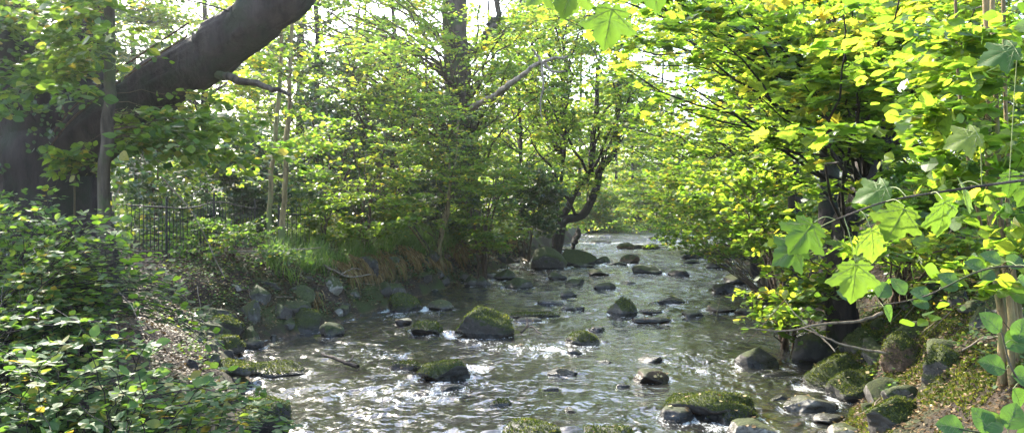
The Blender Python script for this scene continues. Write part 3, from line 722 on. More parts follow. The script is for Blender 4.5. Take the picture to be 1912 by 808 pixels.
def tree(name, label, cat, trunks, regions, leafm, tpl, size, bark='bark', group=None, r=(.2, .08), sides=10, wob=.12, rise=.45, part='trunk', **kw):
    """trunks: list of (list of world points, r0, r1)"""
    base = np.array(trunks[0][0][0]); root = empty(name, base, label, cat, group)
    curves = []
    for i, (pts, r0, r1) in enumerate(trunks):
        NS = 130 if r0 > .3 else 26; c = smooth_curve(pts, NS, wob * min(1, r0 * 6 + .2) * (26 / NS) ** .0, int(base[0] * 13 + i * 7) % 90) if NS == 26 else smooth_curve(smooth_curve(pts, 26, wob * .45, int(base[0] * 13 + i * 7) % 90), NS); curves.append(c[::max(1, len(c) // 26)])
        w = Wood(); rr = np.linspace(r0, r1, NS); rr *= 1 + .45 * np.exp(-np.linspace(0, 1, NS) * 22) * (i == 0); w.add(c, rr, 56 if NS > 26 else sides)
        w.build(part if i == 0 or part == 'stem' else 'limb', M[bark], root, rough=min(r0 * .16, .06))
    allc = np.concatenate(curves); w = Wood()
    T = np.concatenate([region(*g) for g in regions]) if regions else None
    if T is not None:
        k = (T[:, 2] - .8) / sdir.z; gx, gy = T[:, 0] - k * sdir.x, T[:, 1] - k * sdir.y      # crowns leave a gap over the sunny bank
        T = T[~((gx > 3.0) & (gx < 6.3) & (gy > 5.6) & (gy < 10.3) & (T[:, 2] > 1) & (RNG.random(len(T)) < .8))]
        def fn(T):
            # attach to the nearest suitable point of any trunk
            d = np.linalg.norm(T[:, None, :2] - allc[None, :, :2], axis=2)
            cost = np.abs((T[:, None, 2] - rise * d) - allc[None, :, 2]) + .35 * d + RNG.random((len(T), len(allc))) * .4
            return allc[cost.argmin(1)].copy()
        foliage(root, T, fn, w, M[leafm], tpl, size, **kw)
        w.build('branches', M['twig' if bark != 'bark_dark' else 'bark_dark'], root)
    return root

def gp(px, py, Y):       # point of the ground under a picture column at a distance
    x = (px - 956) / F * Y; return np.array([x, Y, float(ground_z(x, Y)) - .1])

# ================================================================== LEFT SIDE
# massive old leaning tree
tree('old_tree', "massive dark tree whose thick limb slants up over the iron fence", 'tree',
     [([gp(95, 400, 10.5), at(95, 330, 10.5), at(60, 200, 10.6), at(-20, 20, 10.8), at(-120, -250, 11)], .70, .40),
      ([at(95, 330, 10.5), at(200, 232, 10.2), at(300, 168, 10), at(395, 100, 9.8), at(478, 38, 9.6), at(530, -15, 9.5), at(610, -110, 9.4)], .38, .27),
      ([at(70, 250, 10.5), at(150, 120, 11), at(165, -60, 11.5), at(190, -200, 12)], .42, .25)],
     [(-60, 170, -60, 190, 8.5, 11, 24), (150, 360, -140, 20, 11, 14, 16)], 'bramble', 'ovate', .085, 'bark_dark', sides=20, wob=.25,
     nsub=12, sublen=.6, nleaf=12, limb_r=.014, droop=.3, rise=.1)
# ivy climbing it
def ivy_on(curve, rad, n, name, label, size, spread=1.0, seed=1):
    root = empty(name, curve[0], label, 'ivy'); r = np.random.default_rng(seed)
    t = r.uniform(0, len(curve) - 1.01, n); i = t.astype(int); f = (t - i)[:, None]
    C = curve[i] * (1 - f) + curve[i + 1] * f; tan = unit(curve[i + 1] - curve[i]); a = r.uniform(0, 2 * math.pi, n)
    A = unit(np.cross(tan, np.array([.2, 1, .1]))); B = np.cross(tan, A); O = A * np.cos(a)[:, None] + B * np.sin(a)[:, None]
    msk = fbm(C * 1.2 + O, 2, seed) > -.25 + (1 - spread)
    C, O, m = C[msk], O[msk], int(msk.sum()); R_ = np.interp(t[msk], [0, len(curve) - 1], rad)
    P = C + O * (R_ + r.uniform(.0, .12, m))[:, None]
    leaves('leaves', 'wide', P, unit(O * .5 + r.normal(size=(m, 3)) * .5 + np.array([0, 0, -.6])), O + r.normal(size=(m, 3)) * .4, size * r.uniform(.6, 1.2, m), M['evergreen'], root)
    w = Wood(); w.add(np.stack([smooth_curve(curve + O[k] * (R_[k] + .01), 20) for k in range(4)]), np.full((4, 20), .014), 4); w.build('vine', M['twig'], root)
ivy_on(smooth_curve([gp(95, 400, 10.5), at(95, 330, 10.5), at(60, 200, 10.6), at(-20, 20, 10.8)], 20), (.85, .6), 2600, 'ivy', "glossy ivy clinging to the massive dark tree's main trunk", .075, .8, 4)
ivy_on(smooth_curve([at(120, 330, 10.4), at(190, 235, 10.2), at(300, 150, 10), at(400, 85, 9.8)], 16), (.46, .38), 700, 'ivy', "thin ivy trailing along the slanting limb over the fence", .07, .45, 5)

# straight pale hazel sapling and its drooping leaves
tree('hazel_sapling', "straight pale sapling rising in front of the massive dark tree", 'tree',
     [([gp(196, 410, 8.5), at(197, 330, 8.5), at(203, 200, 8.5), at(205, 90, 8.5), at(200, -60, 8.5)], .075, .05)],
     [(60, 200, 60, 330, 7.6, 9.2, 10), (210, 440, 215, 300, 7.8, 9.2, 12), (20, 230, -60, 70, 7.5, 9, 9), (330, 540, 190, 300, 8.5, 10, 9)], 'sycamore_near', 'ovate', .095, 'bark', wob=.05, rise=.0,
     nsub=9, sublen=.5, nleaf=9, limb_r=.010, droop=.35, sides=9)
# pair of thin stems
tree('ash_sapling', "pair of thin upright stems with yellow-green leaves beside the end of the fence", 'tree',
     [([gp(500, 440, 17), at(505, 330, 17), at(520, 180, 17), at(528, -40, 17)], .06, .035), ([gp(528, 450, 16.5), at(532, 330, 16.5), at(540, 180, 16.5), at(552, -60, 16.5)], .065, .035)],
     [(430, 640, -60, 330, 15, 19, 44)], 'yellow', 'ovate', .10, 'bark_pale', wob=.1, nsub=11, sublen=.7, nleaf=11, limb_r=.013, part='stem')
# dead stub
def stick(name, label, cat, curves, mat, sides=7, rough=.0):
    base = np.asarray(curves[0][0][0]); root = None
    w = Wood()
    for pts, r0, r1 in curves:
        c = smooth_curve(pts, 22, r0 * 1.2, int(abs(pts[0][0]) * 31) % 70); w.add(c, np.linspace(r0, r1, 22), sides)
    o = w.build(name, M[mat], None, rough); return tag(o, label, cat)
stick('broken_branch', "short broken bare branch poking out past the slanting limb", 'branch', [([at(395, 130, 9.8), at(440, 150, 9.3), at(500, 163, 9), at(537, 177, 9)], .06, .02)], 'bark')

# iron fence
def fence_run(p0, p1, n_pick, label, hoop, h=1.15, lean=0.0):
    root = empty('iron_fence', p0, label, 'fence', 'iron fences on the bank'); u = np.linspace(0, 1, n_pick)
    B = np.array(p0)[None] * (1 - u)[:, None] + np.array(p1)[None] * u[:, None]
    B[:, 2] = ground_z(B[:, 0], B[:, 1]) - .05
    B[:, 2] = np.convolve(np.pad(B[:, 2], 4, 'edge'), np.ones(9) / 9, 'valid')
    for k in range(n_pick):
        w = Wood()
        if hoop and k < n_pick - 1 and k % 2 == 0:
            a = np.linspace(0, math.pi, 9); mid = (B[k] + B[k + 1]) / 2; hw = (B[k + 1] - B[k]) / 2
            arc = mid + np.outer(-np.cos(a), hw) + np.outer(np.sin(a), [0, 0, np.linalg.norm(hw) * 1.2]); arc[:, 2] += h
            pts = np.vstack([B[k], B[k] + [0, 0, h * .5], arc, B[k + 1] + [0, 0, h * .5], B[k + 1]]); w.add(pts, np.full(len(pts), .008), 5)
        elif hoop: continue
        else:
            t = B[k] + np.array([lean * RNG.normal(), 0, h + RNG.normal() * .01]); pts = np.linspace(B[k], t, 4); w.add(pts, np.array([.009, .009, .009, .003]), 5)
        w.build('picket', M['iron'], root)
    for z in (.18, h - .12):
        w = Wood(); w.add(B + [0, -.012, z], np.full(n_pick, .014), 4); w.build('rail', M['iron'], root)
    for k in range(0, n_pick, 14):
        w = Wood(); w.add(np.linspace(B[k], B[k] + [0, 0, h + .08], 4) + [0, .03, 0], np.full(4, .022), 6); w.build('post', M['iron'], root)
fence_run(at(205, 470, 13.6), at(480, 455, 17.3), 44, "long black iron railing fence running behind the leaf litter slope", False, 1.12, .01)
fence_run(at(520, 450, 17.6), at(585, 452, 18.6), 9, "short black hooped iron railing beyond the pair of thin stems", True, 1.0)

# evergreen and deciduous shrubs behind the fence: (label, base px, depth, region, leaf material, template, size, limbs)
def shrub(name, label, px, Y, reg, leafm, tpl, size, nstem=5, cat='shrub', bark='twig', group=None, **kw):
    b = gp(px, 0, Y); trunks = []
    hgt = max(EYE - (reg[0][2] - HOR) / F * Y - b[2], .6)
    for i in range(nstem):
        a = RNG.uniform(0, 6.28); s = hgt * .22; tp = b + np.array([math.cos(a) * s, math.sin(a) * s, hgt * RNG.uniform(.6, .9)])
        st = b + np.array([math.cos(a), math.sin(a), 0]) * .08
        trunks.append(([st, b + (tp - b) * np.array([.3, .3, .5]), tp], .012 + hgt * .009, .01))
    k = dict(nsub=11, sublen=.6, nleaf=14, limb_r=.012, sides=6, wob=.15, part='stem'); k.update(kw)
    return tree(name, label, cat, trunks, reg, leafm, tpl, size, bark, group, **k)
shrub('holly_bush', "dark glossy holly bush directly behind the long iron fence", 300, 18, [(215, 400, 250, 450, 16.5, 20, 70)], 'evergreen', 'ovate', .085, nleaf=22, flat=.4)
shrub('holly_bush', "sparkling glossy holly bush behind the fence near the pair of thin stems", 440, 20, [(380, 540, 215, 440, 18, 22, 75)], 'evergreen', 'ovate', .085, nleaf=22, flat=.4)
shrub('laurel_bush', "tall blackish green evergreen bush beyond the hooped railing", 620, 25, [(540, 730, 110, 420, 23, 28, 95)], 'evergreen', 'ovate', .12, nleaf=22, flat=.45, sublen=.9)
shrub('laurel_bush', "bluish green evergreen bush behind the bank sapling", 770, 29, [(690, 900, 180, 420, 27, 32, 80)], 'evergreen', 'ovate', .13, nleaf=20, flat=.5, sublen=.9)
shrub('elder_bush', "light green bush with layered sprays above the sedge", 680, 20, [(590, 800, 225, 430, 18.5, 22, 62)], 'beech', 'ovate', .09, nleaf=16, flat=.85)
shrub('elder_bush', "feathery light green bush at the end of the sedge bank", 900, 26, [(840, 990, 260, 455, 23, 29, 60)], 'beech', 'ovate', .10, nleaf=16, flat=.88, sublen=.8, layer=.5)
shrub('dogwood_bush', "yellow-green bush between the laurels and the big grey trunk", 730, 24, [(620, 800, 60, 260, 21, 26, 50)], 'yellow', 'ovate', .10, nleaf=14, flat=.88, sublen=.8, layer=.5)
shrub('laurel_bush', "dark bush just upstream of the feathery light green bush", 985, 34, [(930, 1045, 310, 440, 31, 37, 46)], 'evergreen', 'ovate', .13, nleaf=20, flat=.5, sublen=.8)
shrub('elder_bush', "pale leafy bush beyond the leaning bend tree", 1010, 55, [(960, 1080, 300, 430, 50, 60, 50)], 'beech', 'diamond', .2, nleaf=20, sublen=1.6, limb_r=.03)

shrub('bramble_tangle', "tangled leafy stems growing up against the near side of the long iron fence", 430, 15.2, [(290, 560, 410, 475, 14.2, 16.2, 18)], 'bramble', 'ovate', .07, nleaf=11, sublen=.5, flat=.6)
shrub('elder_bush', "low leafy bush between the hooped railing and the sedge", 600, 19, [(545, 690, 340, 440, 18, 20, 26)], 'beech', 'ovate', .085, nleaf=13, sublen=.5, flat=.8)
# bank saplings
tree('bank_sapling', "slender forked sapling growing from the brown sedge at the water's edge", 'tree',
     [([hit(822, 500), at(822, 440, 23.5), at(834, 380, 23.5), at(850, 300, 23.5), at(858, 210, 23.5)], .075, .025), ([at(820, 470, 23.6), at(838, 380, 23.2), at(836, 300, 23), at(800, 220, 23)], .05, .02)],
     [(700, 960, 150, 400, 20, 25, 60)], 'beech', 'ovate', .095, 'bark_pale', nsub=11, sublen=.75, nleaf=14, limb_r=.014, flat=.85, part='stem', wob=.08)
stick('leaning_stem', "thin pale leaning pole slanting from the sapling's foot towards the fence", 'branch', [([hit(812, 488), at(770, 430, 22.5), at(720, 370, 22), at(688, 335, 22)], .035, .015)], 'bark_pale')
stick('leaning_stem', "darker thin pole slanting just below the pale leaning one", 'branch', [([hit(816, 490), at(785, 440, 23.5), at(750, 395, 23.5), at(722, 372, 23)], .03, .012)], 'bark')

# big grey trunk and dead forked branch
tree('beech_tree', "tall grey-trunked tree standing behind the bank sapling", 'tree',
     [([gp(862, 0, 31), at(866, 300, 31), at(858, 180, 31), at(850, 60, 31), at(846, -160, 31)], .62, .42),
      ([at(855, 130, 31), at(905, 70, 30), at(925, 20, 30), at(915, -60, 29)], .16, .09)],
     [(480, 1060, -60, 170, 25, 33, 95), (700, 1000, 100, 260, 26, 33, 40)], 'yellow', 'ovate', .13, 'bark', nsub=13, sublen=1.1, nleaf=15, limb_r=.03, sides=14, wob=.3)
stick('dead_branch', "bare forked pale dead branch hanging among green leaves above midstream", 'branch',
      [([at(945, 165, 22), at(975, 140, 21.6), at(1012, 118, 21.4), at(1060, 103, 21.2)], .09, .03), ([at(1012, 118, 21.4), at(1000, 100, 21.3), at(992, 92, 21.3)], .045, .02),
       ([at(1014, 118, 21.4), at(1035, 134, 21.3), at(1056, 132, 21.2)], .05, .02), ([at(1012, 120, 21.4), at(1013, 160, 21.3), at(1008, 195, 21.3), at(1012, 225, 21.2)], .035, .012),
       ([at(945, 165, 22), at(915, 185, 24), at(880, 200, 28)], .09, .11)], 'deadwood', 8)
# leaning twin tree at the bend
Yb = 43.0
tree('alder_tree', "dark many-stemmed tree leaning out over the water at the bend", 'tree',
     [([gp(1040, 0, Yb), at(1050, 420, Yb), at(1085, 400, Yb), at(1108, 355, Yb), at(1130, 305, Yb), at(1152, 268, Yb), at(1152, 236, Yb), at(1160, 120, Yb)], .27, .13),
      ([gp(1040, 0, Yb), at(1052, 405, Yb), at(1072, 360, Yb), at(1100, 325, Yb), at(1108, 250, Yb + 1), at(1115, 120, Yb + 1)], .22, .12),
      ([gp(1030, 0, Yb), at(1036, 390, Yb), at(1046, 330, Yb), at(1056, 200, Yb), at(1050, 60, Yb)], .13, .07),
      ([gp(1070, 0, Yb + 3), at(1078, 430, Yb + 3), at(1074, 452, Yb + 2)], .12, .16)],
     [(940, 1260, -50, 230, 34, 48, 105), (1000, 1200, 200, 330, 38, 48, 22)], 'sycamore', 'ovate', .17, 'bark_dark', nsub=13, sublen=1.5, nleaf=14, limb_r=.035, wob=.25, layer=1.0)
for px, Y, lab in [(973, 38, "thin dark upright tree left of the leaning bend tree"), (1036, 52, "thin straight tree seen through the leaning bend tree's fork")]:
    tree('birch_tree', lab, 'tree', [([gp(px, 0, Y), at(px + 3, 330, Y), at(px - 3, 180, Y), at(px, -80, Y)], .12, .06)],
         [(px - 120, px + 120, -40, 280, Y - 4, Y + 4, 52)], 'yellow', 'diamond', .19, 'bark_dark', nsub=12, sublen=1.4, nleaf=15, limb_r=.03)

# ================================================================== FAR TREES
far_specs = [
 (-60, 26, "dark tree crowd-leaved beyond the massive old trunk's far side", 'evergreen', .5), (150, 30, "bluish tree behind the holly bush and massive old tree", 'evergreen', .6), (260, 38, "yellow-green tree glowing under the slanting limb", 'yellow', .4),
 (380, 33, "tree with sunlit crown seen just above the slanting limb", 'yellow', .5), (470, 42, "green tree filling the gap behind the two thin stems", 'beech', .6), (560, 36, "shaded tree behind the tall blackish evergreen bush", 'evergreen', .6),
 (650, 46, "hazy green tree left of the slim dark trunk pair", 'beech', .6), (735, 38, "yellowing tree whose trunk shows beside the tall grey one", 'yellow', .6), (800, 52, "dense green tree behind the tall grey-trunked tree", 'beech', .6),
 (930, 56, "broad leafy tree behind the dead forked branch", 'sycamore', .6), (1000, 70, "far bright tree beyond the leaning bend tree", 'yellow', .7), (1080, 85, "far tree closing the view above the stream", 'sycamore', .7),
 (1150, 98, "farthest pale green tree over the stream's vanishing point", 'beech', .8), (1230, 102, "far tree on the inner bend above the distant stones", 'beech', .8), (1385, 66, "leafy tree beyond the yellow-green mossy rock", 'sycamore', .7),
 (1402, 52, "tall green tree behind the three dark bank stones", 'beech', .6), (1450, 40, "tree with dark trunk behind the overhanging hazel", 'sycamore', .6), (1560, 34, "shady tree seen between the dark twin trunks", 'beech', .6),
 (1650, 44, "green tree behind the forked sycamore", 'sycamore', .6), (1740, 30, "leafy tree behind the pale hazel stems' left side", 'beech', .5), (1850, 36, "tree beyond the pale hazel stems", 'sycamore', .5), (600, 32, "leafy tree filling the sky gap right of the thin stem pair", 'beech', .6), (680, 60, "distant tree between the shaded tree and the grey-trunked one", 'beech', .7), (1185, 98, "distant tree rising over the leaning willow bush", 'sycamore', .6),
 (1990, 28, "tree at the outer edge behind the pale hazel stems", 'beech', .5)]
for i, (px, Y, lab, lm, sz) in enumerate(far_specs):
    w_ = 5.2 / Y * F; top = 404 - ((13.0 if lab[:5] in ('leafy', 'dista') else 9.5) + RNG.uniform(0, 4.0) + Y * .03) / Y * F
    b = gp(px, 0, Y); lean = RNG.uniform(-12, 12)
    tree('woodland_tree', lab, 'tree', [([b, at(px + lean * .3, 330, Y), at(px + lean, 120, Y), at(px + lean * 2, min(top, 0), Y)], .16 + RNG.uniform(0, .18), .07)],
         [(px - w_ * .75, px + w_ * .75, top, 405, Y - 4, Y + 4, 74)], lm, 'diamond', .14 + Y * .0014, 'bark_dark', group='trees of the far wood', nsub=12, sublen=1.5, nleaf=17 if sz < .65 else 22, limb_r=.03, sides=7, rise=.3, twigs=Y < 45, flat=.6)

# far wood: a belt of leaf masses closing the view
def wood_mass():
    n = 90000
    a = RNG.uniform(-.95, .95, n); Rr = RNG.uniform(118, 150, n); X = np.sin(a) * Rr + 15; Y = np.cos(a) * Rr
    top = 16 + 9 * fbm(xyz(X * .07, Y * .07), 3, 8); z = RNG.uniform(0, 1, n) ** .8 * top + 1.5
    P = np.stack([X, Y, z], 1); keep = fbm(P * .22, 3, 19) > -.12; P = P[keep]; m = len(P)
    o = leaves('far_woods', 'diamond', P, RNG.normal(size=(m, 3)), RNG.normal(size=(m, 3)) * .7 + [0, 0, .6], RNG.uniform(.5, 1.0, m), M['beech'])
    tag(o, kind='stuff')
wood_mass()

# ================================================================== RIGHT SIDE
tree('sycamore_tree', "forked sycamore on the sunny bank whose bright canopy overhangs the stream", 'tree',
     [([gp(1572, 0, 11.5), at(1580, 450, 11.6), at(1610, 330, 12.2), at(1650, 240, 12.5), at(1690, 150, 12.3), at(1740, 20, 12), at(1780, -160, 12)], .21, .12),
      ([at(1640, 270, 12.5), at(1610, 215, 12.6), at(1590, 130, 12.8), at(1570, -60, 13)], .13, .07)],
     [(1130, 1640, -60, 240, 8, 13, 52), (1480, 1930, -60, 260, 6.5, 12, 34), (1000, 1300, -90, 110, 9, 13, 36), (1130, 1420, 130, 300, 10, 14, 26)],
     'sycamore', 'maple', .125, 'bark_dark', nsub=13, sublen=.75, nleaf=11, limb_r=.018, sides=12, wob=.2, droop=.22, flat=.9, rise=.25, arch=.06, layer=.6)
for px, Y, lab, reg in [(1478, 19, "dark upright tree trunk, streamward one of the two behind the forked sycamore", [(1280, 1560, -60, 330, 15, 21, 30)]),
                        (1545, 16, "dark upright tree trunk, landward one of the two behind the forked sycamore", [(1440, 1720, -50, 330, 13, 18, 26)]),
                        (1412, 27, "slim dark tree upstream of the two dark trunks", [(1110, 1480, -60, 340, 22, 31, 92)]),
                        (1396, 36, "slender tree with thin dark trunk over the far stones", [(1180, 1430, -60, 380, 32, 40, 60)])]:
    tree('sycamore_tree', lab, 'tree', [([gp(px, 0, Y), at(px + 4, 330, Y), at(px - 4, 200, Y), at(px + 8, -120, Y)], .14 + 1.4 / Y, .1)],
         reg, 'sycamore', 'ovate', .13, 'bark_dark', nsub=12, sublen=.95, nleaf=13, limb_r=.02, sides=10, flat=.88, rise=.35, layer=.7)
shrub('hazel_bush', "hazel bush with light leaves overhanging the water behind the low bare branch", 1475, 12.5,
      [(1240, 1500, 300, 440, 11, 14.5, 40), (1400, 1580, 400, 585, 9.8, 12.0, 44)], 'sycamore', 'wide', .085, nleaf=10, sublen=.5, flat=.8, droop=.3)
shrub('willow_bush', "leafy willow bush leaning over the water where the stream narrows at the bend", 1385, 54, [(1150, 1400, 230, 412, 42, 58, 105)], 'sycamore', 'diamond', .2, nleaf=18, sublen=1.3, limb_r=.02, layer=.8, flat=.85)
for px, Y, lab in [(1110, 88, "far bush closing the water's end left of the pale gap"), (1200, 100, "far bush in the middle of the stream's end"), (1290, 104, "far bush right of the stream's end behind leaning leaves")]:
    shrub('willow_bush', lab, px, Y, [(px - 65, px + 65, 345, 431, Y - 8, Y + 2, 80)], 'beech', 'diamond', .25, nleaf=18, sublen=1.8, limb_r=.03)
shrub('hazel_bush', "bushy growth hanging over the dark bank stones upstream of the hazel", 1430, 20, [(1200, 1460, 310, 462, 18, 26, 76)], 'beech', 'ovate', .10, nleaf=13, sublen=.7, flat=.8)
shrub('sycamore_sapling', "young sycamore thicket with broad leaves behind the brown mossy block", 1680, 11.5, [(1440, 1760, 300, 470, 7.5, 11, 44), (1600, 1900, 300, 470, 6.5, 9.5, 30)], 'sycamore', 'maple', .12, nleaf=9, sublen=.5, flat=.8, droop=.3, cat='sapling')
shrub('elder_bush', "shady bush far up the bank beyond the pale hazel stems", 1780, 13, [(1650, 1990, 330, 520, 11, 15, 60)], 'beech', 'ovate', .09, nleaf=14, sublen=.6)

# multi-stemmed pale hazel near the camera
def hz(px0, py0, px1, py1, Y, r):
    return ([gp(px0, 0, Y), at(px0, py0 - 60, Y), at((px0 + px1) / 2 - 4, (py0 + py1) / 2, Y), at(px1, py1, Y), at(px1 - 8, -120, Y)], r, r * .55)
tree('hazel_tree', "clump of pale brown sunlit stems standing on the near bank", 'tree',
     [hz(1868, 660, 1845, 300, 5.6, .030), hz(1890, 650, 1862, 300, 5.5, .026), hz(1900, 660, 1852, 320, 5.7, .02), hz(1905, 660, 1880, 280, 5.8, .022), hz(1880, 650, 1790, 180, 5.9, .016)],
     [(1700, 1960, -60, 330, 4.6, 6.5, 34), (1800, 1990, 330, 520, 4.5, 5.8, 8)], 'sycamore', 'wide', .085, 'bark_pale', nsub=8, sublen=.45, nleaf=8, limb_r=.008, part='stem', wob=.06, droop=.3)
stick('bare_branch', "long bare pale branch reaching low over the water from the mossy bank", 'branch',
      [([at(1650, 585, 9.6), at(1590, 600, 9.6), at(1520, 607, 9.5), at(1450, 617, 9.4), at(1380, 612, 9.3)], .022, .006), ([at(1660, 660, 9), at(1600, 650, 9.1), at(1545, 632, 9.2), at(1500, 612, 9.4)], .016, .008),
       ([at(1560, 655, 9), at(1530, 625, 9.2), at(1490, 590, 9.4), at(1466, 560, 9.6)], .010, .004)], 'deadwood')
stick('bare_twig', "thin dark twig dangling over the water beside the triangular dark boulder", 'branch', [([at(1466, 560, 9.8), at(1430, 600, 9.8), at(1395, 640, 9.8)], .006, .003), ([at(1345, 555, 9.8), at(1338, 590, 9.8), at(1336, 606, 9.8)], .005, .003), ([at(1460, 560, 9.8), at(1400, 540, 9.8), at(1345, 555, 9.8)], .006, .004)], 'twig')

# broad leaves hanging close to the camera
def near_spray(name, label, stem_pts, leaf_specs, tpl='maple_hi', mat='sycamore', r=.006):
    root = empty(name, stem_pts[0], label, 'branch'); w = Wood(); c = smooth_curve(stem_pts, 20); w.add(c, np.linspace(r, r * .5, 20), 6); w.build('twig', M['bark'], root)
    for (px, py, Y, size, ang, tilt, rn) in leaf_specs:
        tip = at(px, py, Y); a = math.radians(ang); d = np.array([math.sin(a), .25 * tilt, math.cos(a)])          # direction of the leaf tip in the upright plane
        nrm = np.array([.1 * tilt, -1, .35 + tilt * .4]); j = c[np.abs(c - tip).sum(1).argmin()]
        w = Wood(); pc = smooth_curve([j, (j + tip) / 2 + [0, 0, .015], tip], 8); w.add(pc, np.full(8, .0016), 5); w.build('petiole', M['vein'], root)
        V, Fc, rr = leaf_arrays(tpl, tip[None], d[None], nrm[None], np.array([size]), np.array([rn]))
        D = unit(d); Nn = unit(nrm - D * (nrm @ D)); X = np.cross(D, Nn)
        lo = mesh_obj('leaf', V, Fc, M[mat], None, True, {"rnd": rr}); rebase(lo, root)
        zf = z_maple if tpl == 'maple_hi' else z_wide; lines = []
        if tpl == 'maple_hi':
            for (ex, ey) in [(0, .98), (.62, .50), (-.62, .50), (.40, .09), (-.40, .09)]:
                b0 = np.array([0, .07]); e = np.array([ex, ey]); lines.append((b0, e, .0016)); dv = e - b0; pv = np.array([-dv[1], dv[0]])
                for q in (.3, .5, .7):
                    for sg in (-1, 1): lines.append((b0 + dv * q, b0 + dv * (q + .17) + pv * sg * .22 * (1 - q), .0008))
        else:
            lines.append((np.array([0, 0.]), np.array([0, .97]), .0016))
            for q in (.15, .3, .45, .6, .75):
                for sg in (-1, 1): lines.append((np.array([0, q]), np.array([sg * .36 * math.sin(math.pi * q) ** .6, q + .2]), .0008))
        w = Wood()
        for b0, e, rr_ in lines:
            q = np.linspace(0, 1, 5)[:, None]; P2 = b0 + (e - b0) * q; zz = zf(P2[:, 0], P2[:, 1]) 
            w.add(tip + size * (X * P2[:, :1] + D * P2[:, 1:2] + Nn * zz[:, None]), np.linspace(rr_, rr_ * .35, 5), 4)
        vo = w.build('veins', M['vein'], None); vo.parent = lo
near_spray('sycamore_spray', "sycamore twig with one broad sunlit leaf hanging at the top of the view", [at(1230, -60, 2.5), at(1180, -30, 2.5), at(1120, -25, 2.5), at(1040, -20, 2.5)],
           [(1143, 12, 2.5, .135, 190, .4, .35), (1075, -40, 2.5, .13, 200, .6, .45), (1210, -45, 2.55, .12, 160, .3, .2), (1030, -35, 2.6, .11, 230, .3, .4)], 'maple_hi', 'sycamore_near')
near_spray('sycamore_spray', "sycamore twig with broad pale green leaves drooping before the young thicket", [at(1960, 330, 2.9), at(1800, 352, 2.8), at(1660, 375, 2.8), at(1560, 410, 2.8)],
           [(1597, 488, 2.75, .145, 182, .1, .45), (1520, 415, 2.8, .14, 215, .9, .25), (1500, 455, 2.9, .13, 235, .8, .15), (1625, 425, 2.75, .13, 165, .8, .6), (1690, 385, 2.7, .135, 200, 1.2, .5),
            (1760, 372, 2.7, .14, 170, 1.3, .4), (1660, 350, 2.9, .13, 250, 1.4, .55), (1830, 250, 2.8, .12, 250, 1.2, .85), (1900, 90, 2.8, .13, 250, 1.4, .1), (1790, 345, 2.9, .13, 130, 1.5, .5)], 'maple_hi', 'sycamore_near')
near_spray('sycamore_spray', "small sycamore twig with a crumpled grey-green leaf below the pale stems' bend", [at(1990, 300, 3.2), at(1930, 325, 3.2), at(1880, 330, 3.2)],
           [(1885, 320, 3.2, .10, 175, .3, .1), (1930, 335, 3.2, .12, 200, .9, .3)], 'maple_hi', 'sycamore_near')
near_spray('guelder_spray', "sprig of rounded dark green leaves at the frame's lower corner", [at(1990, 800, 3.0), at(1930, 740, 3.0), at(1890, 690, 3.0), at(1870, 620, 3.0)],
           [(1880, 650, 3.0, .11, 60, .6, .15), (1868, 620, 3.0, .10, -40, .6, .2), (1890, 700, 3.0, .10, 100, .5, .15), (1878, 690, 3.0, .10, -70, .6, .25), (1892, 725, 3.0, .09, 150, .5, .2), (1900, 640, 3.0, .10, 20, .5, .3)], 'wide_hi', 'bramble')
near_spray('guelder_spray', "sprig of broad green leaves filling the lowest corner under the rounded sprig", [at(2000, 840, 2.7), at(1930, 820, 2.7), at(1850, 810, 2.7), at(1790, 800, 2.7)],
           [(1850, 808, 2.7, .10, -30, .6, .3), (1800, 800, 2.7, .09, -80, .6, .35), (1880, 800, 2.7, .10, 30, .6, .25), (1835, 800, 2.7, .09, 60, .7, .5), (1900, 830, 2.7, .11, 70, .6, .3)], 'wide_hi', 'bramble')
near_spray('viburnum_spray', "row of oval leaves along a thin stem above the mossy blocks", [at(1990, 505, 3.8), at(1850, 500, 3.9), at(1720, 555, 4.0), at(1600, 575, 4.1)],
           [(x, y, 4.0, .105, a, 1.2, rn) for x, y, a, rn in [(1600, 560, -60, .2), (1640, 555, 40, .3), (1650, 572, 140, .3), (1690, 550, -30, .25), (1705, 568, 80, .35), (1740, 555, -70, .3), (1760, 540, 60, .4), (1790, 530, -60, .3), (1830, 520, 60, .4), (1840, 505, -60, .3), (1885, 500, 50, .25), (1900, 520, 120, .2), (1870, 490, -60, .35)]], 'wide_hi', 'bramble')

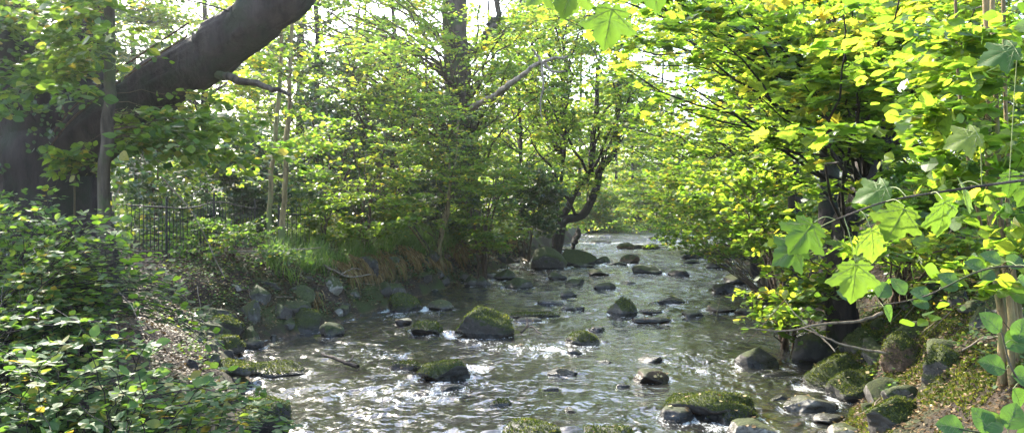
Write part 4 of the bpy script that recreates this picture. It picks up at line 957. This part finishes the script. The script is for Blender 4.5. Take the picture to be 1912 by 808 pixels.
# ================================================================== NEAR LEFT BRAMBLES
def bramble(name, label, roots, targets_fn, n, leafm='bramble', size=.07, seg=16, cat='bramble', arch=.16, rn=None, cane='bark_dark', clus=3):
    R0 = np.array(roots, float); k = RNG.integers(0, len(R0), n); A = R0[k] + RNG.normal(size=(n, 3)) * np.array([.15, .15, .02]); T = targets_fn(n)
    root = empty(name, A[0], label, cat); d = T - A; L = np.linalg.norm(d, axis=1); M1 = A + d * .5; M1[:, 2] += arch * L
    t = np.linspace(0, 1, 14)[None, :, None]
    C = (1 - t) ** 2 * A[:, None] + 2 * t * (1 - t) * M1[:, None] + t ** 2 * T[:, None]; C[:, 1:] += RNG.normal(size=C[:, 1:].shape) * .012
    w = Wood(); w.add(C, np.linspace(.006, .0022, 14)[None] * np.ones((n, 1)), 4); w.build('canes', M[cane], root)
    ts = RNG.uniform(.22, 1.0, (n, seg, 1)); ts[:, 0] = 1
    P = (1 - ts) ** 2 * A[:, None] + 2 * ts * (1 - ts) * M1[:, None] + ts ** 2 * T[:, None]; tan = unit(2 * (1 - ts) * (M1 - A)[:, None] + 2 * ts * (T - M1)[:, None])
    sd = perp_h(tan) * np.where(RNG.random((n, seg, 1)) < .5, 1, -1); off = unit(sd + tan * .4 + RNG.normal(size=P.shape) * .3 + [0, 0, .2])
    Q = P + off * RNG.uniform(.02, .07, (n, seg, 1)); Q = Q.reshape(-1, 3); off = off.reshape(-1, 3); m = len(Q)
    up = unit(np.array([0, 0, 1.]) + RNG.normal(size=(m, 3)) * .35)
    s2 = perp_h(off); LP_, LD, LN = [], [], []
    for q in range(clus):
        dd = off * (.9 if q == 0 else .15) + s2 * (0 if q == 0 else (1 if q == 1 else -1)) + RNG.normal(size=(m, 3)) * .12
        LP_.append(Q); LD.append(dd); LN.append(up + RNG.normal(size=(m, 3)) * .12)
    P2 = np.concatenate(LP_); leaves('leaves', 'ovate' if clus > 1 else 'wide', P2, np.concatenate(LD), np.concatenate(LN), size * np.clip(RNG.normal(1, .2, len(P2)), .5, 1.4), M[leafm], root,
                                     None if rn is None else np.clip(RNG.normal(rn, .2, len(P2)), 0, 1))
    return root
def on_ground(px0, px1, py0, py1, up0, up1):
    def fn(n):
        out = []
        for _ in range(n):
            p = hit(RNG.uniform(px0, px1), RNG.uniform(py0, py1)); p[2] += RNG.uniform(up0, up1); p[1] -= .1; out.append(p)
        return np.array(out)
    return fn
def gxy(x, y): return (x, y, float(ground_z(x, y)))
bramble('bramble_bush', "dense dark bramble mound covering the slope below the massive tree", [gxy(-5.0, 7.5), gxy(-4.4, 6.5), gxy(-5.5, 9), gxy(-4.8, 8.2), gxy(-4.0, 5.6), gxy(-3.8, 7)],
        lambda n: np.concatenate([region(-60, 110, 350, 520, 5.5, 8, n // 3), region(60, 260, 440, 620, 5.5, 8, n // 3), region(-60, 330, 560, 720, 4.6, 6.6, n - 2 * (n // 3))]), 215, size=.054, seg=15)
bramble('bramble_bush', "bramble with pale green leaves spreading out over the dark boulder", [gxy(-2.9, 4.6), gxy(-2.5, 5.2), gxy(-3.4, 5.3), gxy(-2.2, 4.2)],
        lambda n: np.concatenate([region(-40, 300, 640, 840, 3.8, 5.0, n // 2), region(150, 420, 680, 830, 4.2, 5.4, n // 4), region(330, 545, 715, 800, 4.9, 6.2, n - n // 2 - n // 4)]), 125, size=.062, seg=13, arch=.2)
bramble('hanging_spray', "bright sunlit spray of leaves trailing down the edge of the bramble mound", [gxy(-5.0, 7.4), gxy(-4.6, 6.8)],
        lambda n: np.stack([at(190 + u * 215, 410 + u ** 1.2 * 235 + RNG.normal() * 14, 6.0 + RNG.normal() * .25) for u in RNG.uniform(0, 1, n)]), 60, 'beech', .062, 14, 'shrub', .22, .25, clus=1)

# ================================================================== GRASS, GROUND COVER, LITTER, ROOTS
def blades(name, P, H, lean, mat, rnd, width=.012, K=5):
    n = len(P); t = np.linspace(0, 1, K)[None, :, None]; a = lean / np.maximum(np.linalg.norm(lean, axis=1, keepdims=True), 1e-6)
    C = P[:, None] + np.array([0, 0, 1.]) * H[:, None, None] * (t - .55 * t ** 2 * np.linalg.norm(lean, axis=1)[:, None, None] * 1.6) + lean[:, None] * H[:, None, None] * t ** 1.6
    sd = unit(np.cross(a, [0, 0, 1.]) + 1e-6)[:, None] * (width * (1 - t ** 2 * .9)) * .5
    V = np.stack([C - sd, C + sd], 2).reshape(-1, 3); idx = np.arange(n * K * 2).reshape(n, K, 2)
    Q = np.stack([idx[:, :-1, 0], idx[:, :-1, 1], idx[:, 1:, 1], idx[:, 1:, 0]], -1).reshape(-1, 4)
    return tag(mesh_obj(name, V, Q, mat, None, False, {"rnd": np.repeat(rnd, K * 2)}), kind='stuff')
# tufts of sedge on the brink of the left bank
nt_ = 900; ty = np.exp(RNG.uniform(math.log(15.3), math.log(42), nt_)); td = RNG.uniform(.8, 3.8, nt_) * np.where(ty > 22, .9, 1); tx = Ledge(ty) - td
per = 34; ty = np.repeat(ty, per) + RNG.normal(size=nt_ * per) * .07; tx = np.repeat(tx, per) + RNG.normal(size=nt_ * per) * .07
P = np.stack([tx, ty, ground_z(tx, ty) - .02], 1); P = P[(956 + P[:, 0] / P[:, 1] * F > 530 + 60 * vnoise(P * .8, 5)) & (fbm(P * .7, 2, 90) > -.35)]; a = RNG.uniform(0, 6.28, len(P)); lean = np.stack([np.cos(a), np.sin(a), a * 0], 1) * RNG.uniform(.25, .95, len(P))[:, None]
blades('grass', P, RNG.uniform(.35, .8, len(P)), lean, M['grass'], np.clip(RNG.normal(.38, .2, len(P)), 0, 1), .016)
nt_ = 460; ty = np.exp(RNG.uniform(math.log(15.5), math.log(40), nt_)); td = RNG.uniform(.55, 1.05, nt_); tx = Ledge(ty) - td
per = 36; ty = np.repeat(ty, per) + RNG.normal(size=nt_ * per) * .09; tx = np.repeat(tx, per) + RNG.normal(size=nt_ * per) * .06
P = np.stack([tx, ty, ground_z(tx, ty) + .04], 1); P = P[(956 + P[:, 0] / P[:, 1] * F > 500) & (fbm(P * .9, 2, 91) > -.25)]
H = RNG.uniform(.2, .5, len(P)); K = 5; t = np.linspace(0, 1, K)[None, :, None]
out = np.stack([RNG.uniform(.25, .6, len(P)), -RNG.uniform(.1, .5, len(P)), np.zeros(len(P))], 1)
C = P[:, None] + out[:, None] * H[:, None, None] * t ** .7 + np.array([0, 0, 1.]) * H[:, None, None] * (.35 * t - 1.15 * t ** 2)
fa = RNG.uniform(0, 3.14, len(P)); sdv = np.stack([np.cos(fa), np.sin(fa), fa * 0], 1)[:, None] * .5 * .024 * (1 - t ** 2 * .8); V = np.stack([C - sdv, C + sdv], 2).reshape(-1, 3); idx = np.arange(len(P) * K * 2).reshape(len(P), K, 2)
Q = np.stack([idx[:, :-1, 0], idx[:, :-1, 1], idx[:, 1:, 1], idx[:, 1:, 0]], -1).reshape(-1, 4)
tag(mesh_obj('dead_grass', V, Q, M['straw'], None, False, {"rnd": np.repeat(np.clip(RNG.normal(.5, .3, len(P)), 0, 1), K * 2)}), kind='stuff')

def cover(name, n, xf, size, mat, tpl, up, keepf=None, rn=None, flat=.8, kind='stuff'):
    y = np.exp(RNG.uniform(math.log(xf[0]), math.log(xf[1]), n)); d = RNG.uniform(xf[3], xf[4], n) ** 1.0
    x = Ledge(y) - d if xf[2] == 'L' else Redge(y) + d
    z = ground_z(x, y); P = np.stack([x, y, z + RNG.uniform(.0, 1, n) ** 1.5 * up], 1)
    if keepf is not None: k = keepf(P, d); P = P[k]
    m = len(P); D = RNG.normal(size=(m, 3)) * [1, 1, .25]; Nn = np.array([0, 0, 1.]) * flat + RNG.normal(size=(m, 3)) * (1.1 - flat)
    o = leaves(name, tpl, P, D, Nn, size * RNG.uniform(.6, 1.3, m) * np.clip(P[:, 1] / 14, .8, 2.2), mat, None, None if rn is None else np.clip(RNG.normal(rn[0], rn[1], m), 0, 1))
    return tag(o, kind=kind)
cover('leaf_litter', 34000, (8, 20, 'L', .4, 5.0), .055, M['litter'], 'diamond', .03, rn=(.3, .24))
cover('leaf_litter', 34000, (5, 16, 'R', .3, 4.5), .05, M['litter'], 'diamond', .04, rn=(.5, .28))
cover('undergrowth', 30000, (13, 60, 'L', 3.2, 16), .09, M['beech'], 'ovate', .7, lambda P, d: fbm(P * .6, 2, 4) > -.15)
cover('undergrowth', 26000, (75, 125, 'R', -26, 30), .16, M['beech'], 'diamond', 1.6, lambda P, d: P[:, 2] > .25)
cover('undergrowth', 16000, (8.5, 17, 'L', .5, 6), .05, M['bramble'], 'wide', .14, lambda P, d: fbm(P * .9, 2, 6) > .04)
cover('undergrowth', 36000, (8, 80, 'R', 1.3, 14), .075, M['beech'], 'ovate', .6, lambda P, d: fbm(P * .6, 2, 14) > -.2)
cover('undergrowth', 14000, (5, 13, 'R', .5, 4), .045, M['bramble'], 'wide', .16, lambda P, d: fbm(P * 1.3, 2, 24) > .02)
cover('undergrowth', 9000, (12, 40, 'L', .15, 1.1), .05, M['evergreen'], 'wide', .08, lambda P, d: fbm(P * 1.1, 2, 44) > .0)
cover('leaf_litter', 12000, (12, 40, 'L', .1, 1.2), .05, M['litter'], 'diamond', .04, rn=(.5, .3))
# moss on the sunny bank
def moss_ground():
    n = 90000; y = RNG.uniform(5.6, 12, n); d = RNG.uniform(.2, 2.6, n); x = Redge(y) + d; P = np.stack([x, y, ground_z(x, y) - .005], 1)
    P = P[fbm(P * 1.9, 3, 33) > -.12]; m = len(P)
    D = np.array([-.2, -.2, 1.]) + RNG.normal(size=(m, 3)) * .6
    tag(leaves('moss_carpet', 'diamond', P, D, RNG.normal(size=(m, 3)), RNG.uniform(.015, .04, m), M['moss'], None, np.clip(RNG.normal(.6, .22, m) + .25 * fbm(P * 6, 2, 2), 0, 1)), kind='stuff')
moss_ground()
# fallen leaves on the stones
def leaves_on_rocks():
    P = []
    for (x, y, a, b, z) in ROCKS[:len(rock_table)]:
        if y > 20: continue
        for _ in range(int(4 + 26 * a)):
            u, v = RNG.uniform(-.8, .8, 2); P.append((x + u * a, y + v * b))
    P = np.array(P); dg = bpy.context.evaluated_depsgraph_get(); dg.update(); out = []
    for x, y in P:
        ok, loc, nrm, _, ob, _ = SC.ray_cast(dg, (x, y, 1.05), (0, 0, -1))
        if ok and ob.name.startswith(('boulder', 'stone')) and nrm.z > .35 and loc.z > .03: out.append((*(loc + nrm * .006), *nrm))
    out = np.array(out); n = len(out)
    tag(leaves('fallen_leaves', 'wide', out[:, :3], RNG.normal(size=(n, 3)) * [1, 1, .3], out[:, 3:] + RNG.normal(size=(n, 3)) * .2, RNG.uniform(.025, .055, n), M['litter'], None, np.clip(RNG.normal(.85, .2, n), 0, 1)), kind='stuff')
leaves_on_rocks()

def twigs():
    P = []
    for side in 'LR':
        y = RNG.uniform(6 if side == 'R' else 11, 20, 130); d = RNG.uniform(.2, 3.5, 130); x = Ledge(y) - d if side == 'L' else Redge(y) + d
        P.append(np.stack([x, y], 1))
    P = np.concatenate(P); a = RNG.uniform(0, 6.28, len(P)); L = RNG.uniform(.1, .55, len(P)); t = np.linspace(-.5, .5, 6)
    X = P[:, :1] + (np.cos(a) * L)[:, None] * t; Y = P[:, 1:] + (np.sin(a) * L)[:, None] * t; X += RNG.normal(size=X.shape) * .012; Y += RNG.normal(size=Y.shape) * .012
    Z = ground_z(X, Y) + .03 + RNG.uniform(0, .05, (len(P), 1)); w = Wood(); w.add(np.stack([X, Y, Z], -1), np.linspace(.007, .003, 6)[None] * RNG.uniform(.6, 1.6, (len(P), 1)), 4)
    tag(w.build('twig_litter', M['deadwood']), kind='stuff')
twigs()
stick('exposed_root', "pale crooked root snaking under the sedge above the round grey stone", 'root',
      [([hit(600, 505) + [.1, -.25, .12], hit(625, 512) + [0, -.2, .1], hit(655, 525) + [0, -.22, .1], hit(690, 520) + [0, -.2, .1], hit(715, 517) + [0, -.1, .05]], .022, .014), ([hit(640, 518) + [0, -.2, .08], hit(665, 508) + [0, -.2, .1], hit(690, 512) + [0, -.1, .1]], .016, .01),
       ([hit(650, 522) + [0, -.2, .1], hit(672, 532) + [0, -.15, .05], hit(700, 530) + [0, -.1, 0]], .014, .006)], 'deadwood')
stick('exposed_root', "pale looping root at the tip of the grassy overhang by the bright mossy boulder", 'root', [([hit(950, 478) + [0, 0, .1], hit(958, 490) + [.1, -.4, .1], hit(968, 486) + [.1, -.4, .15], hit(980, 492) + [.1, -.3, .1]], .05, .03)], 'deadwood')
def wpt(px, py, up=.0): Y = 3234 / (py - HOR); return np.array([(px - 956) / F * Y, Y, up])
stick('driftwood', "dark broken branch lying in the foaming water", 'driftwood', [([wpt(603, 672, .10), wpt(630, 680, .07), wpt(668, 688, .03)], .022, .03), ([wpt(650, 684, .05), wpt(660, 676, .1)], .015, .008)], 'bark_dark')
stick('driftwood', "knotty dark stick lodged below the green weed patch", 'driftwood', [([wpt(972, 622, .02), wpt(990, 618, .09), wpt(1012, 628, .03)], .02, .012), ([wpt(985, 618, .08), wpt(984, 608, .16)], .02, .012)], 'bark_dark')
# fallen twigs over the litter slope
for k, (a_, b_, c_, lab) in enumerate([((420, 470), (520, 468), (600, 462), "long pale stick lying along the top of the litter slope by the fence's end"), ((300, 330), (360, 400), (420, 520), "thin bare bramble cane arching in front of the long fence"), ((230, 330), (200, 420), (190, 500), "twisted bare vine hanging beside the straight pale sapling")]):
    stick('dead_stick', lab, 'stick', [([at(*a_, 12 if k else 15), at(*b_, 12 if k else 15.5), at(*c_, 12 if k else 16)], .012 if k else .025, .007)], 'deadwood')

# ------------------------------------------------------------------ thin haze volume, added to stand in for the pale lens veil
def haze():
    m, nt, out = newmat('haze'); v = N_(nt, "ShaderNodeVolumePrincipled"); v.inputs["Color"].default_value = (.95, .97, 1, 1)
    v.inputs["Density"].default_value = HAZE; v.inputs["Anisotropy"].default_value = .75; nt.links.new(v.outputs[0], out.inputs["Volume"])
    x0, x1, y0, y1, z0, z1 = -420, 420, -60, 940, -3, 90
    V = np.array([[x, y, z] for x in (x0, x1) for y in (y0, y1) for z in (z0, z1)], float)
    Q = np.array([[0, 1, 3, 2], [4, 6, 7, 5], [0, 4, 5, 1], [2, 3, 7, 6], [0, 2, 6, 4], [1, 5, 7, 3]])
    tag(mesh_obj('haze', V, Q, m), kind='stuff')
HAZE = .0005
if HAZE: haze()
